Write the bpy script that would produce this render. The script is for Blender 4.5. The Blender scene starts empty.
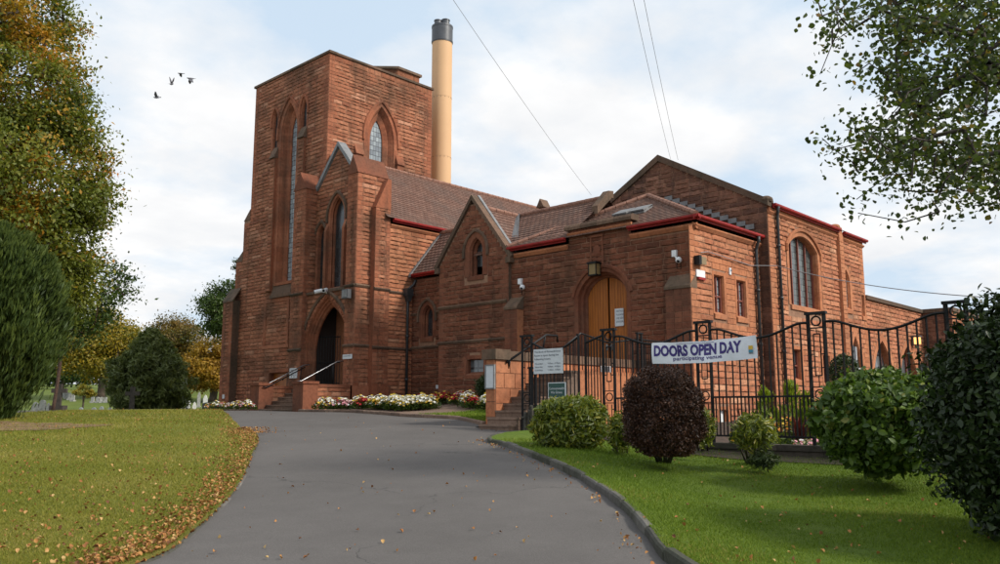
import bpy, bmesh, math, random
import numpy as np
from mathutils import Vector, Matrix, noise
from mathutils.geometry import delaunay_2d_cdt
R = math.radians
rng = np.random.default_rng(7)
random.seed(11)
sc = bpy.context.scene
col = bpy.data.collections.new('scene'); sc.collection.children.link(col)
YAW = R(43.3)              # view heading measured from +X; walls of the church run along X and Y
CY, SY = math.cos(YAW), math.sin(YAW)
# world z = 0 is the eye level, the ground at the photographer's feet is z = -1.6
FPX = 840.; HOR = 128.; PIT = math.atan(HOR / FPX)

def dr(d, r):              # forward metres, rightward metres -> world x, y
    return (d * CY + r * SY, d * SY - r * CY)
def ray(x, y):
    cx, cy, cz = x - 500, 282 - y, FPX
    d = cz * math.cos(PIT) - cy * math.sin(PIT); z = cz * math.sin(PIT) + cy * math.cos(PIT)
    return Vector((d * CY + cx * SY, d * SY - cx * CY, z)), d
def at_d(x, y, dist):      # survey point: bearing and height angle at a real distance
    v, d = ray(x, y); return v * (dist / d)
def sm(t): t = max(0., min(1., t)); return t * t * (3 - 2 * t)

def prof(d):
    if d < 20: return -1.6 + .056 * d
    if d < 36:
        t = (d - 20) / 16; return -.48 + .896 * t - .448 * t * t
    if d < 52: return -.032 - .75 * sm((d - 37) / 15)
    if d < 120: return -.782 + 4.6 * sm((d - 50) / 70) * 1.0
    return 3.818 + .022 * (min(d, 700) - 120)
def gz(x, y):
    d = x * CY + y * SY; r = x * SY - y * CY
    z = prof(d)
    if d < 45:
        drop = sm((13.8 - y) / 3) * sm((r - 1) / 2.5) * (.2 + .06 * max(0, min(8, d - 17)))
        z -= drop
        if y > 14: z += .38 * sm((x - 17.8) / 4.) * sm((27.5 - y) / 2.5)
    z += .05 * sm((d - 9) / 8) * sm((-r - 4) / 6) * sm((34 - d) / 6)
    if d > 60: z += .9 * math.sin(r * .045 + 1.0) * sm((d - 60) / 60)
    z += .012 * math.sin(x * 1.3 + y * .7) + .01 * math.sin(x * .5 - y * 1.1)
    return z
def G(x, y):               # where a line of sight meets the terrain
    v, f = ray(x, y); lo, hi = 3, 90
    for i in range(50):
        m = (lo + hi) / 2; p = v * (m / f)
        if p.z > gz(p.x, p.y): lo = m
        else: hi = m
    return Vector((p.x, p.y, gz(p.x, p.y)))

# ------------------------------------------------------------------ materials
def srgb(r, g, b):
    f = lambda c: (c / 255 / 12.92) if c / 255 <= .04045 else ((c / 255 + .055) / 1.055) ** 2.4
    return (f(r), f(g), f(b), 1)
class NT:
    def __init__(s, name):
        s.m = bpy.data.materials.new(name); s.m.use_nodes = True; s.t = s.m.node_tree; s.t.nodes.clear()
        s.out = s.n('ShaderNodeOutputMaterial'); s.b = s.n('ShaderNodeBsdfPrincipled')
        s.l(s.b.outputs[0], s.out.inputs[0]); s.b.inputs['Specular IOR Level'].default_value = .3
    def n(s, typ, **k):
        x = s.t.nodes.new(typ)
        for a, v in k.items(): setattr(x, a, v)
        return x
    def l(s, a, b): s.t.links.new(a, b)
    def setin(s, sock, v):
        if hasattr(v, 'is_output') or isinstance(v, bpy.types.NodeSocket): s.l(v, sock)
        else: sock.default_value = v
    def math(s, op, a, b=0., c=0.):
        x = s.n('ShaderNodeMath', operation=op)
        s.setin(x.inputs[0], a); s.setin(x.inputs[1], b)
        if op in ('MULTIPLY_ADD', 'SMOOTH_MIN', 'COMPARE'): s.setin(x.inputs[2], c)
        return x.outputs[0]
    def noise(s, scale, detail=4, rough=.55, vec=None, dim='3D'):
        x = s.n('ShaderNodeTexNoise'); x.inputs['Scale'].default_value = scale
        x.inputs['Detail'].default_value = detail; x.inputs['Roughness'].default_value = rough
        if vec is not None: s.l(vec, x.inputs['Vector'])
        return x.outputs['Fac']
    def pos(s): 
        return s.n('ShaderNodeNewGeometry').outputs['Position']
    def ramp(s, fac, stops):
        x = s.n('ShaderNodeValToRGB'); s.setin(x.inputs[0], fac)
        e = x.color_ramp.elements
        while len(e) < len(stops): e.new(.5)
        for i, (p, c) in enumerate(stops):
            e[i].position = p; e[i].color = c if len(c) == 4 else (*c, 1)
        return x.outputs[0]
    def mix(s, fac, a, b, mode='MIX'):
        x = s.n('ShaderNodeMix', data_type='RGBA', blend_type=mode)
        s.setin(x.inputs[0], fac); s.setin(x.inputs[6], a); s.setin(x.inputs[7], b)
        return x.outputs[2]
    def attr(s, name):
        x = s.n('ShaderNodeAttribute'); x.attribute_name = name; return x.outputs['Fac']
    def bump(s, h, strength=.5, dist=.02, prev=None):
        x = s.n('ShaderNodeBump'); x.inputs['Strength'].default_value = strength
        x.inputs['Distance'].default_value = dist; s.l(h, x.inputs['Height'])
        if prev is not None: s.l(prev, x.inputs['Normal'])
        return x.outputs[0]
    def fin(s, color=None, rough=None, normal=None, metal=None):
        if color is not None: s.setin(s.b.inputs['Base Color'], color)
        if rough is not None: s.setin(s.b.inputs['Roughness'], rough)
        if normal is not None: s.l(normal, s.b.inputs['Normal'])
        if metal is not None: s.setin(s.b.inputs['Metallic'], metal)
        return s.m

def stone_mat(name, stops, stain=(.16, .085, .05), amt=.55, bs=.8):
    t = NT(name); p = t.pos(); r = t.attr('rnd')
    c = t.ramp(r, stops)
    n1 = t.noise(.55, 5, .6, p); n2 = t.noise(9, 6, .65, p); n3 = t.noise(45, 4, .6, p)
    f = t.ramp(n1, [(.46, (0, 0, 0)), (.66, (1, 1, 1))])
    c = t.mix(t.math('MULTIPLY', f, amt), c, (*stain, 1))
    v = t.ramp(n2, [(.3, (.62, .58, .56)), (.5, (1, 1, 1)), (.72, (1.22, 1.2, 1.18))])
    c = t.mix(.8, c, v, 'MULTIPLY')
    # long run-off streaks down the wall
    sx = t.n('ShaderNodeMapping'); t.l(p, sx.inputs[0]); sx.inputs['Scale'].default_value = (2.2, 2.2, .12)
    n4 = t.noise(1.6, 4, .6, sx.outputs[0])
    g = t.ramp(n4, [(.52, (0, 0, 0)), (.72, (1, 1, 1))])
    c = t.mix(t.math('MULTIPLY', g, amt * .8), c, (*[q * .75 for q in stain], 1))
    b1 = t.bump(n2, bs, .035); b2 = t.bump(n3, .5, .008, b1)
    return t.fin(c, .93, b2)
M = {}
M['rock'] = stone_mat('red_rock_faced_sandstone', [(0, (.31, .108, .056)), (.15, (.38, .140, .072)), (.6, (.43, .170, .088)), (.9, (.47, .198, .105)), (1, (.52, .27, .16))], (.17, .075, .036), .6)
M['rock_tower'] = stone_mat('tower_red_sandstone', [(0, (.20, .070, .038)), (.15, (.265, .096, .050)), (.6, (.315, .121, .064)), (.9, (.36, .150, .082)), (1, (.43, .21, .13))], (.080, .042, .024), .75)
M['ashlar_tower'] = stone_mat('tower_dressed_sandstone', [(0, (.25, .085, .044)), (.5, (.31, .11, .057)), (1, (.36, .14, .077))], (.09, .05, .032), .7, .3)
M['rock_mid'] = stone_mat('dark_red_sandstone', [(0, (.115, .038, .021)), (.3, (.150, .050, .026)), (.7, (.182, .063, .033)), (1, (.23, .09, .05))], (.055, .028, .016), .75)  # darker red stone for the entrance, gable and link walls
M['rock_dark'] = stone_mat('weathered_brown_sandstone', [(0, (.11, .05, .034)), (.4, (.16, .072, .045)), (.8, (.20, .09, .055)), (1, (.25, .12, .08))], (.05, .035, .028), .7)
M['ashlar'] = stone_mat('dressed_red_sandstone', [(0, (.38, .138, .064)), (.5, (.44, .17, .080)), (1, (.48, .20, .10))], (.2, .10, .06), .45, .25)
M['ashlar_mid'] = stone_mat('dark_dressed_sandstone', [(0, (.155, .053, .029)), (.5, (.192, .068, .037)), (1, (.23, .088, .048))], (.09, .05, .034), .6, .25)  # darker dressed stone for those walls, buttress caps and step piers
M['mossy'] = stone_mat('weathered_coping_stone', [(0, (.10, .062, .042)), (.5, (.145, .088, .06)), (1, (.19, .12, .08))], (.055, .05, .035), .7, .4)
M['mortar'] = stone_mat('lime_mortar', [(0, (.26, .145, .09)), (1, (.31, .18, .12))], (.2, .1, .06), .5, .3)
M['step_stone'] = stone_mat('worn_step_stone', [(0, (.17, .11, .08)), (1, (.25, .17, .125))], (.08, .06, .05), .5, .3)
M['plinthstone'] = stone_mat('damp_plinth_stone', [(0, (.045, .038, .03)), (1, (.085, .07, .055))], (.03, .035, .018), .8, .5)
M['kerb'] = stone_mat('grey_kerb_stone', [(0, (.085, .08, .072)), (1, (.17, .16, .145))], (.045, .05, .03), .8, .6)

def simple(name, c, rough=.5, metal=0, nscale=0, namt=.3, bump=0, spec=.5):
    t = NT(name); p = t.pos(); t.b.inputs['Specular IOR Level'].default_value = spec
    cc = (*c, 1); nm = None
    if nscale:
        n = t.noise(nscale, 5, .6, p)
        cc = t.mix(1., cc, t.ramp(n, [(.3, (1 - namt,) * 3), (.7, (1 + namt * .6,) * 3)]), 'MULTIPLY')
        if bump: nm = t.bump(n, bump, .01)
    return t.fin(cc, rough, nm, metal)
M['iron'] = simple('black_painted_iron', (.006, .006, .007), .5, 0, 30, .5, .3, .25)
M['pipe'] = simple('dark_grey_downpipe', (.035, .037, .04), .45, 0, 20, .3)
M['redpaint'] = simple('red_gutter_paint', (.27, .016, .014), .55, 0, 4, .35, 0, .25)
M['lead'] = simple('lead_sheet', (.19, .195, .20), .6, .1, 6, .3, .2)
M['white'] = simple('white_paint', (.72, .73, .75), .5, 0, 8, .1)
M['banner'] = simple('white_banner_vinyl', (.76, .78, .86), .5, 0, 6, .08)
M['purple'] = simple('purple_lettering', (.035, .018, .17), .5)
M['ink'] = simple('grey_lettering', (.09, .10, .13), .6)
M['signwhite'] = simple('notice_white', (.58, .61, .64), .4, 0, 10, .08)
M['signgreen'] = simple('notice_green', (.01, .06, .05), .35)
M['yellow'] = simple('emblem_yellow', (.62, .38, .03), .5)
M['blue'] = simple('emblem_blue', (.04, .22, .34), .5)
M['flue'] = simple('cream_flue_paint', (.64, .40, .22), .6, 0, .5, .06, 0, .2)
M['fluegrey'] = simple('grey_flue_cap', (.085, .09, .10), .45, .3, 3, .2)
M['dark'] = simple('dark_void', (.015, .012, .011), .8)
M['frame'] = simple('red_brown_frame', (.20, .055, .035), .6, 0, 12, .3)
M['frame_white'] = simple('white_window_frame', (.7, .72, .74), .5)
M['lampglass'] = simple('amber_lantern_glass', (.22, .15, .065), .25)
M['rubber'] = simple('cable_grey', (.22, .22, .23), .7)
M['steel'] = simple('brushed_handrail', (.32, .33, .35), .3, .8)
M['soil'] = simple('dark_soil', (.055, .035, .024), .95, 0, 7, .6, .8)
M['bare'] = simple('bare_earth_and_needles', (.20, .12, .06), .95, 0, 3, .6, .8)
M['gravel'] = simple('brown_gravel_bed', (.19, .125, .09), .95, 0, 25, .5, .8)
M['bark'] = simple('tree_bark', (.085, .062, .045), .9, 0, 14, .5, .9)
M['bark_red'] = simple('reddish_bark', (.085, .048, .033), .9, 0, 14, .5, .9)
M['twig'] = simple('twig_bark', (.055, .042, .034), .85, 0, 14, .4)
M['gravestone'] = simple('grave_grey_stone', (.33, .33, .31), .8, 0, 5, .45, .4)
M['gravewhite'] = simple('grave_white_marble', (.62, .62, .60), .6, 0, 5, .2)
M['gravedark'] = simple('grave_dark_granite', (.06, .065, .07), .4, 0, 5, .3)
M['crossstone'] = simple('cross_brown_stone', (.06, .05, .04), .85, 0, 6, .4)
M['pigeon'] = simple('pigeon_grey', (.10, .10, .115), .7, 0, 20, .3)
M['timberpost'] = simple('old_timber', (.05, .045, .036), .9, 0, 18, .5, .6)

def glass_mat(name, c, grid=.16, rough=.22):
    t = NT(name); sp = t.n('ShaderNodeSeparateXYZ'); t.l(t.pos(), sp.inputs[0])
    s = t.math('ADD', sp.outputs[0], sp.outputs[1]); z = sp.outputs[2]
    def ln(v, g):
        f = t.math('FRACT', t.math('DIVIDE', v, g)); return t.math('LESS_THAN', f, .11)
    line = t.math('MAXIMUM', ln(s, grid), ln(z, grid * 1.5))
    # each pane is a slightly different glass
    fl = t.n('ShaderNodeCombineXYZ'); t.l(t.math('FLOOR', t.math('DIVIDE', s, grid)), fl.inputs[0]); t.l(t.math('FLOOR', t.math('DIVIDE', z, grid * 1.5)), fl.inputs[1])
    w = t.n('ShaderNodeTexWhiteNoise'); t.l(fl.outputs[0], w.inputs[0])
    cc = t.mix(1., (*c, 1), t.ramp(w.outputs[0], [(0, (.6, .6, .62)), (1, (1.25, 1.25, 1.2))]), 'MULTIPLY')
    cc = t.mix(line, cc, (.03, .03, .032, 1))
    t.b.inputs['Specular IOR Level'].default_value = .8
    return t.fin(cc, rough, t.bump(t.noise(6, 2, .5, t.pos()), .25, .02))
M['glass'] = glass_mat('leaded_glass', (.26, .30, .33))
M['glass_dark'] = glass_mat('dark_leaded_glass', (.03, .035, .04), .14)
M['glass_dim'] = glass_mat('dim_leaded_glass', (.10, .115, .115), .15)
M['glass_plain'] = glass_mat('plain_window_glass', (.10, .11, .12), .5, .1)

def wood():
    t = NT('varnished_orange_door'); p = t.pos(); sp = t.n('ShaderNodeSeparateXYZ'); t.l(p, sp.inputs[0])
    s = t.math('ADD', sp.outputs[0], sp.outputs[1])
    f = t.math('FRACT', t.math('DIVIDE', s, .11)); groove = t.math('LESS_THAN', f, .09)
    mp = t.n('ShaderNodeMapping'); t.l(p, mp.inputs[0]); mp.inputs['Scale'].default_value = (14, 14, .8)
    n = t.noise(1.5, 6, .6, mp.outputs[0])
    c = t.ramp(n, [(.3, (.24, .07, .012)), (.55, (.36, .112, .018)), (.75, (.44, .15, .028))])
    c = t.mix(groove, c, (.08, .025, .008, 1))
    return t.fin(c, .38, t.bump(t.math('SUBTRACT', 1., groove), .6, .006))
M['door'] = wood()
def wood_dark():
    t = NT('dark_inner_door'); n = t.noise(6, 4, .5, t.pos())
    return t.fin(t.ramp(n, [(.3, (.012, .007, .005)), (.7, (.028, .013, .009))]), .6)
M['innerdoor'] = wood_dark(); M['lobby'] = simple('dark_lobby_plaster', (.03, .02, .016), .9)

def tile_mat():
    t = NT('clay_roof_tiles'); uv = t.n('ShaderNodeUVMap'); uv.uv_map = 'UVMap'
    sp = t.n('ShaderNodeSeparateXYZ'); t.l(uv.outputs[0], sp.inputs[0])
    v = t.math('FLOOR', sp.outputs[1]); half = t.math('MULTIPLY', t.math('MODULO', v, 2.), .5)
    u = t.math('ADD', t.math('DIVIDE', sp.outputs[0], .23), half)
    fu = t.math('FRACT', u); iu = t.math('FLOOR', u)
    cm = t.n('ShaderNodeCombineXYZ'); t.l(iu, cm.inputs[0]); t.l(v, cm.inputs[1])
    w = t.n('ShaderNodeTexWhiteNoise'); t.l(cm.outputs[0], w.inputs[0])
    c = t.ramp(w.outputs[0], [(0, (.125, .066, .048)), (.35, (.145, .077, .056)), (.7, (.162, .087, .064)), (1, (.19, .108, .08))])
    c = t.mix(t.math('MULTIPLY', t.ramp(t.noise(.7, 5, .6, t.pos()), [(.45, (0, 0, 0)), (.7, (1, 1, 1))]), .45), c, (.10, .085, .075, 1))
    gap = t.math('LESS_THAN', fu, .09)
    c = t.mix(t.math('MULTIPLY', gap, .7), c, (.06, .033, .026, 1))
    prof_ = t.math('SINE', t.math('MULTIPLY', fu, math.pi))
    b = t.bump(prof_, .9, .03); b = t.bump(t.noise(30, 4, .6, t.pos()), .4, .006, b)
    return t.fin(c, .85, b)
M['tile'] = tile_mat()
M['ridge'] = simple('ridge_tile_clay', (.26, .13, .09), .85, 0, 7, .45, .4)

def asphalt():
    t = NT('worn_asphalt'); p = t.pos()
    n = t.noise(60, 5, .75, p); n2 = t.noise(.35, 5, .6, p); n3 = t.noise(2.2, 6, .65, p); n5 = t.noise(220, 2, .6, p)
    c = t.ramp(n2, [(.3, (.092, .085, .080)), (.5, (.105, .097, .092)), (.7, (.120, .111, .105))])
    c = t.mix(.8, c, t.ramp(n3, [(.3, (.90,) * 3), (.7, (1.07,) * 3)]), 'MULTIPLY')
    c = t.mix(.9, c, t.ramp(n, [(.3, (.72,) * 3), (.7, (1.2,) * 3)]), 'MULTIPLY')
    c = t.mix(.7, c, t.ramp(n5, [(.3, (.7,) * 3), (.72, (1.35,) * 3)]), 'MULTIPLY')
    # an old reinstatement seam and some cracks
    v = t.n('ShaderNodeTexVoronoi'); v.feature = 'DISTANCE_TO_EDGE'; v.inputs['Scale'].default_value = .22
    d = t.n('ShaderNodeMix', data_type='VECTOR'); d.inputs[0].default_value = .08
    nn = t.n('ShaderNodeTexNoise'); nn.inputs['Scale'].default_value = 1.4; nn.inputs['Detail'].default_value = 6; t.l(p, nn.inputs[0])
    va = t.n('ShaderNodeVectorMath', operation='MULTIPLY_ADD'); t.l(nn.outputs['Color'], va.inputs[0]); va.inputs[1].default_value = (1.6,) * 3; t.l(p, va.inputs[2])
    t.l(va.outputs[0], v.inputs['Vector'])
    cr = t.math('LESS_THAN', v.outputs['Distance'], .004)
    cr = t.math('MULTIPLY', cr, t.ramp(t.noise(.5, 2, .5, p), [(.5, (0, 0, 0)), (.56, (1, 1, 1))]))
    c = t.mix(t.math('MULTIPLY', cr, .55), c, (.03, .03, .03, 1))
    return t.fin(c, .82, t.bump(n, .6, .008, t.bump(n5, .5, .004)))
M['asphalt'] = asphalt()
def grass_mat(name, a, b, c_, brown=(.12, .075, .03), brown_at=.62):
    t = NT(name); p = t.pos()
    n1 = t.noise(.45, 5, .6, p); n2 = t.noise(9, 5, .7, p); n3 = t.noise(70, 4, .7, p)
    c = t.ramp(n1, [(.3, a), (.5, b), (.7, c_)])
    c = t.mix(.85, c, t.ramp(n2, [(.3, (.72, .76, .7)), (.7, (1.25, 1.2, 1.2))]), 'MULTIPLY')
    c = t.mix(.9, c, t.ramp(n3, [(.25, (.5, .55, .5)), (.75, (1.4, 1.35, 1.3))]), 'MULTIPLY')
    f = t.ramp(t.noise(1.1, 5, .65, p), [(brown_at, (0, 0, 0)), (brown_at + .14, (1, 1, 1))])
    c = t.mix(t.math('MULTIPLY', f, .6), c, (*brown, 1))
    return t.fin(c, .95, t.bump(n3, 1., .03, t.bump(n2, .6, .04)))
M['grass_left'] = grass_mat('dry_autumn_lawn', (.14, .165, .024), (.19, .195, .032), (.25, .215, .05), brown_at=.63)
M['grass_right'] = grass_mat('mown_green_lawn', (.085, .15, .012), (.105, .17, .015), (.13, .19, .02), brown_at=.66)
M['grass_far'] = grass_mat('cemetery_grass', (.085, .125, .02), (.11, .15, .025), (.14, .17, .03), brown_at=.72)

def leaf_mat(name, stops, clump=None, trans=.35, rough=.5, spec=.35):
    t = NT(name); r = t.attr('rnd'); c = t.ramp(r, stops)
    if clump:
        k = t.attr('clump'); c2 = t.ramp(r, clump)
        c = t.mix(k, c, c2)
    t.b.inputs['Specular IOR Level'].default_value = spec
    t.fin(c, rough)
    tr = t.n('ShaderNodeBsdfTranslucent'); t.l(t.mix(1., c, (1.25, 1.25, .7, 1), 'MULTIPLY'), tr.inputs[0])
    mx = t.n('ShaderNodeMixShader'); mx.inputs[0].default_value = trans
    t.l(t.b.outputs[0], mx.inputs[1]); t.l(tr.outputs[0], mx.inputs[2]); t.l(mx.outputs[0], t.out.inputs[0])
    return t.m
L = {}
L['autumn'] = leaf_mat('autumn_leaves', [(0, (.055, .08, .012)), (.6, (.14, .165, .02)), (1, (.25, .235, .026))],
                       [(0, (.18, .15, .018)), (.4, (.38, .23, .022)), (.8, (.46, .21, .02)), (1, (.42, .11, .014))])
L['conifer'] = leaf_mat('conifer_sprays', [(0, (.012, .025, .005)), (.5, (.042, .070, .012)), (1, (.11, .145, .024))], trans=.15, rough=.6)
L['canopy'] = leaf_mat('sycamore_leaves', [(0, (.035, .055, .015)), (.6, (.065, .095, .024)), (.93, (.11, .14, .03)), (1, (.20, .11, .03))], trans=.4)
L['yellowgreen'] = leaf_mat('yellow_green_leaves', [(0, (.06, .085, .012)), (.5, (.13, .14, .018)), (1, (.28, .22, .02))], [(0, (.22, .19, .02)), (1, (.42, .27, .02))])
L['olive'] = leaf_mat('olive_autumn_leaves', [(0, (.04, .055, .014)), (.6, (.085, .09, .018)), (1, (.15, .11, .02))], [(0, (.13, .10, .02)), (1, (.27, .14, .025))])
L['orange'] = leaf_mat('orange_yellow_leaves', [(0, (.12, .11, .018)), (.5, (.27, .18, .02)), (1, (.40, .22, .02))], [(0, (.3, .16, .02)), (1, (.45, .24, .02))])
L['darkgreen'] = leaf_mat('dark_green_leaves', [(0, (.015, .03, .008)), (.6, (.035, .058, .014)), (1, (.065, .09, .022))], trans=.2)
L['midgreen'] = leaf_mat('mid_green_leaves', [(0, (.025, .05, .010)), (.6, (.05, .088, .016)), (1, (.09, .13, .025))])
L['laurel'] = leaf_mat('laurel_leaves', [(0, (.05, .08, .014)), (.45, (.13, .17, .022)), (.8, (.25, .27, .035)), (1, (.38, .34, .06))], trans=.3, rough=.35, spec=.5)
L['shrub'] = leaf_mat('broad_shrub_leaves', [(0, (.03, .062, .010)), (.5, (.065, .12, .018)), (.9, (.125, .19, .03)), (1, (.22, .22, .05))], trans=.3, rough=.45)
L['holly'] = leaf_mat('holly_leaves', [(0, (.008, .018, .005)), (.6, (.018, .035, .008)), (1, (.042, .064, .016))], trans=.08, rough=.42, spec=.3)
L['purple'] = leaf_mat('purple_berberis_leaves', [(0, (.022, .010, .007)), (.6, (.055, .023, .013)), (1, (.13, .058, .03))], trans=.15, rough=.45)
L['lime'] = leaf_mat('lime_conifer_sprays', [(0, (.10, .16, .015)), (.5, (.20, .28, .02)), (1, (.32, .36, .03))])
L['phormium'] = leaf_mat('red_blade_leaves', [(0, (.05, .012, .012)), (1, (.15, .03, .03))], trans=.2)
L['grassL'] = leaf_mat('left_lawn_blades', [(0, (.12, .15, .018)), (.55, (.20, .205, .030)), (.9, (.28, .245, .05)), (1, (.36, .29, .10))], trans=.25, rough=.7, spec=.2)
L['grassR'] = leaf_mat('right_lawn_blades', [(0, (.08, .135, .010)), (.6, (.13, .20, .018)), (.94, (.19, .25, .03)), (1, (.28, .24, .06))], trans=.25, rough=.7, spec=.2)
L['litter'] = leaf_mat('fallen_leaves', [(0, (.12, .05, .02)), (.35, (.30, .12, .035)), (.7, (.42, .20, .06)), (1, (.50, .34, .14))], trans=.1, rough=.7)
def petal(name, c): return leaf_mat(name, [(0, tuple(q * .75 for q in c)), (1, tuple(min(.85, q * 1.15) for q in c))], trans=.25, rough=.6)
PET = {'white': petal('white_petals', (.80, .80, .77)), 'yellow': petal('yellow_petals', (.68, .48, .06)), 'red': petal('red_petals', (.38, .02, .025)),
       'pink': petal('pink_petals', (.62, .28, .34)), 'orange': petal('orange_petals', (.65, .25, .03))}

# ------------------------------------------------------------------ mesh builder
class MB:
    def __init__(s): s.v = []; s.f = []; s.m = []; s.r = []; s.uv = None
    def vert(s, p, r=.5): s.v.append(tuple(p)); s.r.append(r); return len(s.v) - 1
    def face(s, ids, m=0): s.f.append(tuple(ids)); s.m.append(m)
    def poly(s, pts, m=0, r=.5): s.face([s.vert(p, r) for p in pts], m)
    def box(s, a, b, m=0, r=None, rot=0, piv=None):
        if r is None: r = random.random()
        xs = sorted((a[0], b[0])); ys = sorted((a[1], b[1])); zs = sorted((a[2], b[2]))
        P = [Vector((xs[i], ys[j], zs[k])) for k in (0, 1) for j in (0, 1) for i in (0, 1)]
        if rot:
            pv = Vector(piv) if piv is not None else (Vector(a) + Vector(b)) / 2
            mt = Matrix.Rotation(rot, 3, 'Z'); P = [mt @ (p - pv) + pv for p in P]
        i0 = [s.vert(p, r) for p in P]
        for q in ((0, 2, 3, 1), (4, 5, 7, 6), (0, 1, 5, 4), (2, 6, 7, 3), (0, 4, 6, 2), (1, 3, 7, 5)): s.face([i0[k] for k in q], m)
    def prism(s, pts, ext, m=0, r=None):     # planar polygon extruded by a vector
        if r is None: r = random.random()
        ext = Vector(ext); n = len(pts)
        a = [s.vert(p, r) for p in pts]; b = [s.vert(Vector(p) + ext, r) for p in pts]
        s.face(a[::-1], m); s.face(b, m)
        for i in range(n): s.face([a[i], a[(i + 1) % n], b[(i + 1) % n], b[i]], m)
    def tube(s, pts, rad, n=8, m=0, r=.5, cap=True):
        pts = [Vector(p) for p in pts]
        if not isinstance(rad, (list, tuple)): rad = [rad] * len(pts)
        rings = []; up = None
        for i, p in enumerate(pts):
            t = (pts[min(i + 1, len(pts) - 1)] - pts[max(i - 1, 0)])
            t = t.normalized() if t.length > 1e-9 else Vector((0, 0, 1))
            if up is None:
                up = t.cross(Vector((0, 0, 1)))
                if up.length < .1: up = t.cross(Vector((1, 0, 0)))
                up.normalize()
            else:
                up = (up - t * up.dot(t)); up.normalize()
            w = t.cross(up)
            rings.append([s.vert(p + (up * math.cos(a) + w * math.sin(a)) * rad[i], r) for a in [2 * math.pi * k / n for k in range(n)]])
        for i in range(len(pts) - 1):
            for k in range(n): s.face([rings[i][k], rings[i][(k + 1) % n], rings[i + 1][(k + 1) % n], rings[i + 1][k]], m)
        if cap: s.face(rings[0][::-1], m); s.face(rings[-1], m)
    def bar(s, a, b, w, m=0, r=.5):            # square bar
        s.tube([a, b], w * .7071, 4, m, r)
    def ball(s, c, rad, m=0, r=.5, n=8, k=6, sq=(1, 1, 1)):
        c = Vector(c); rows = []
        for j in range(k + 1):
            th = math.pi * j / k
            rows.append([s.vert(c + Vector((math.sin(th) * math.cos(2 * math.pi * i / n) * rad * sq[0], math.sin(th) * math.sin(2 * math.pi * i / n) * rad * sq[1], math.cos(th) * rad * sq[2])), r) for i in range(n)])
        for j in range(k):
            for i in range(n): s.face([rows[j][i], rows[j + 1][i], rows[j + 1][(i + 1) % n], rows[j][(i + 1) % n]], m)
    def build(s, name, mats, parent=None, smooth=False):
        me = bpy.data.meshes.new(name); me.from_pydata(s.v, [], s.f)
        if not isinstance(mats, (list, tuple)): mats = [mats]
        for mt in mats: me.materials.append(mt)
        me.polygons.foreach_set('material_index', s.m)
        a = me.attributes.new('rnd', 'FLOAT', 'POINT'); a.data.foreach_set('value', s.r)
        if smooth: me.polygons.foreach_set('use_smooth', [True] * len(s.f))
        if s.uv is not None:
            u = me.uv_layers.new(name='UVMap'); u.data.foreach_set('uv', s.uv)
        me.update()
        o = bpy.data.objects.new(name, me); col.objects.link(o)
        if parent is not None: o.parent = parent
        return o
def empty(name, loc, label, cat, group=None):
    o = bpy.data.objects.new(name, None); col.objects.link(o); o.location = loc
    o.empty_display_size = .2
    o['label'] = label; o['category'] = cat
    if group: o['group'] = group
    return o
def tag(o, label=None, cat=None, group=None, kind=None):
    if label: o['label'] = label
    if cat: o['category'] = cat
    if group: o['group'] = group
    if kind: o['kind'] = kind
    return o
def keep(o, parent):      # parts are modelled in world coordinates under an Empty at the thing's base
    o.parent = parent; o.matrix_parent_inverse = Matrix.Translation(parent.location).inverted(); return o
def P(mb, name, mats, parent, smooth=False, label=None):
    o = mb.build(name, mats, None, smooth)
    if parent.parent is not None or parent.type == 'MESH': o.parent = parent
    else: keep(o, parent)
    if label: o['label'] = label
    return o

# ------------------------------------------------------------------ ground sheets
def sheet(name, poly, zoff, m, step=1.0, skirt=0, jitter=0, kind='structure'):
    poly = [Vector((p[0], p[1])) for p in poly]
    xs = [p.x for p in poly]; ys = [p.y for p in poly]
    dense = []
    for i, p in enumerate(poly):
        q = poly[(i + 1) % len(poly)]; n = max(1, int((q - p).length / step))
        for k in range(n): dense.append(p.lerp(q, k / n))
    def inside(x, y):
        c = False; j = len(dense) - 1
        for i in range(len(dense)):
            a, b = dense[i], dense[j]
            if (a.y > y) != (b.y > y) and x < (b.x - a.x) * (y - a.y) / (b.y - a.y) + a.x: c = not c
            j = i
        return c
    pts = list(dense)
    x = min(xs) + step / 2
    while x < max(xs):
        y = min(ys) + step / 2
        while y < max(ys):
            if inside(x, y): pts.append(Vector((x, y)))
            y += step
        x += step
    n = len(dense)
    r = delaunay_2d_cdt(pts, [(i, (i + 1) % n) for i in range(n)], [], 1, 1e-5)
    vs, fs = r[0], r[2]
    mb = MB()
    for v in vs: mb.vert((v.x, v.y, gz(v.x, v.y) + zoff))
    for f in fs:
        c = sum((vs[i] for i in f), Vector((0, 0))) / len(f)
        mb.face(f)
    if skirt:
        ids = [(mb.vert((p.x, p.y, gz(p.x, p.y) + zoff)), mb.vert((p.x, p.y, gz(p.x, p.y) + zoff - skirt))) for p in dense]
        for i in range(n):
            a, b = ids[i], ids[(i + 1) % n]; mb.face([a[0], b[0], b[1], a[1]])
    o = mb.build(name, m, None, True); tag(o, kind=kind); return o, dense, inside
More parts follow.
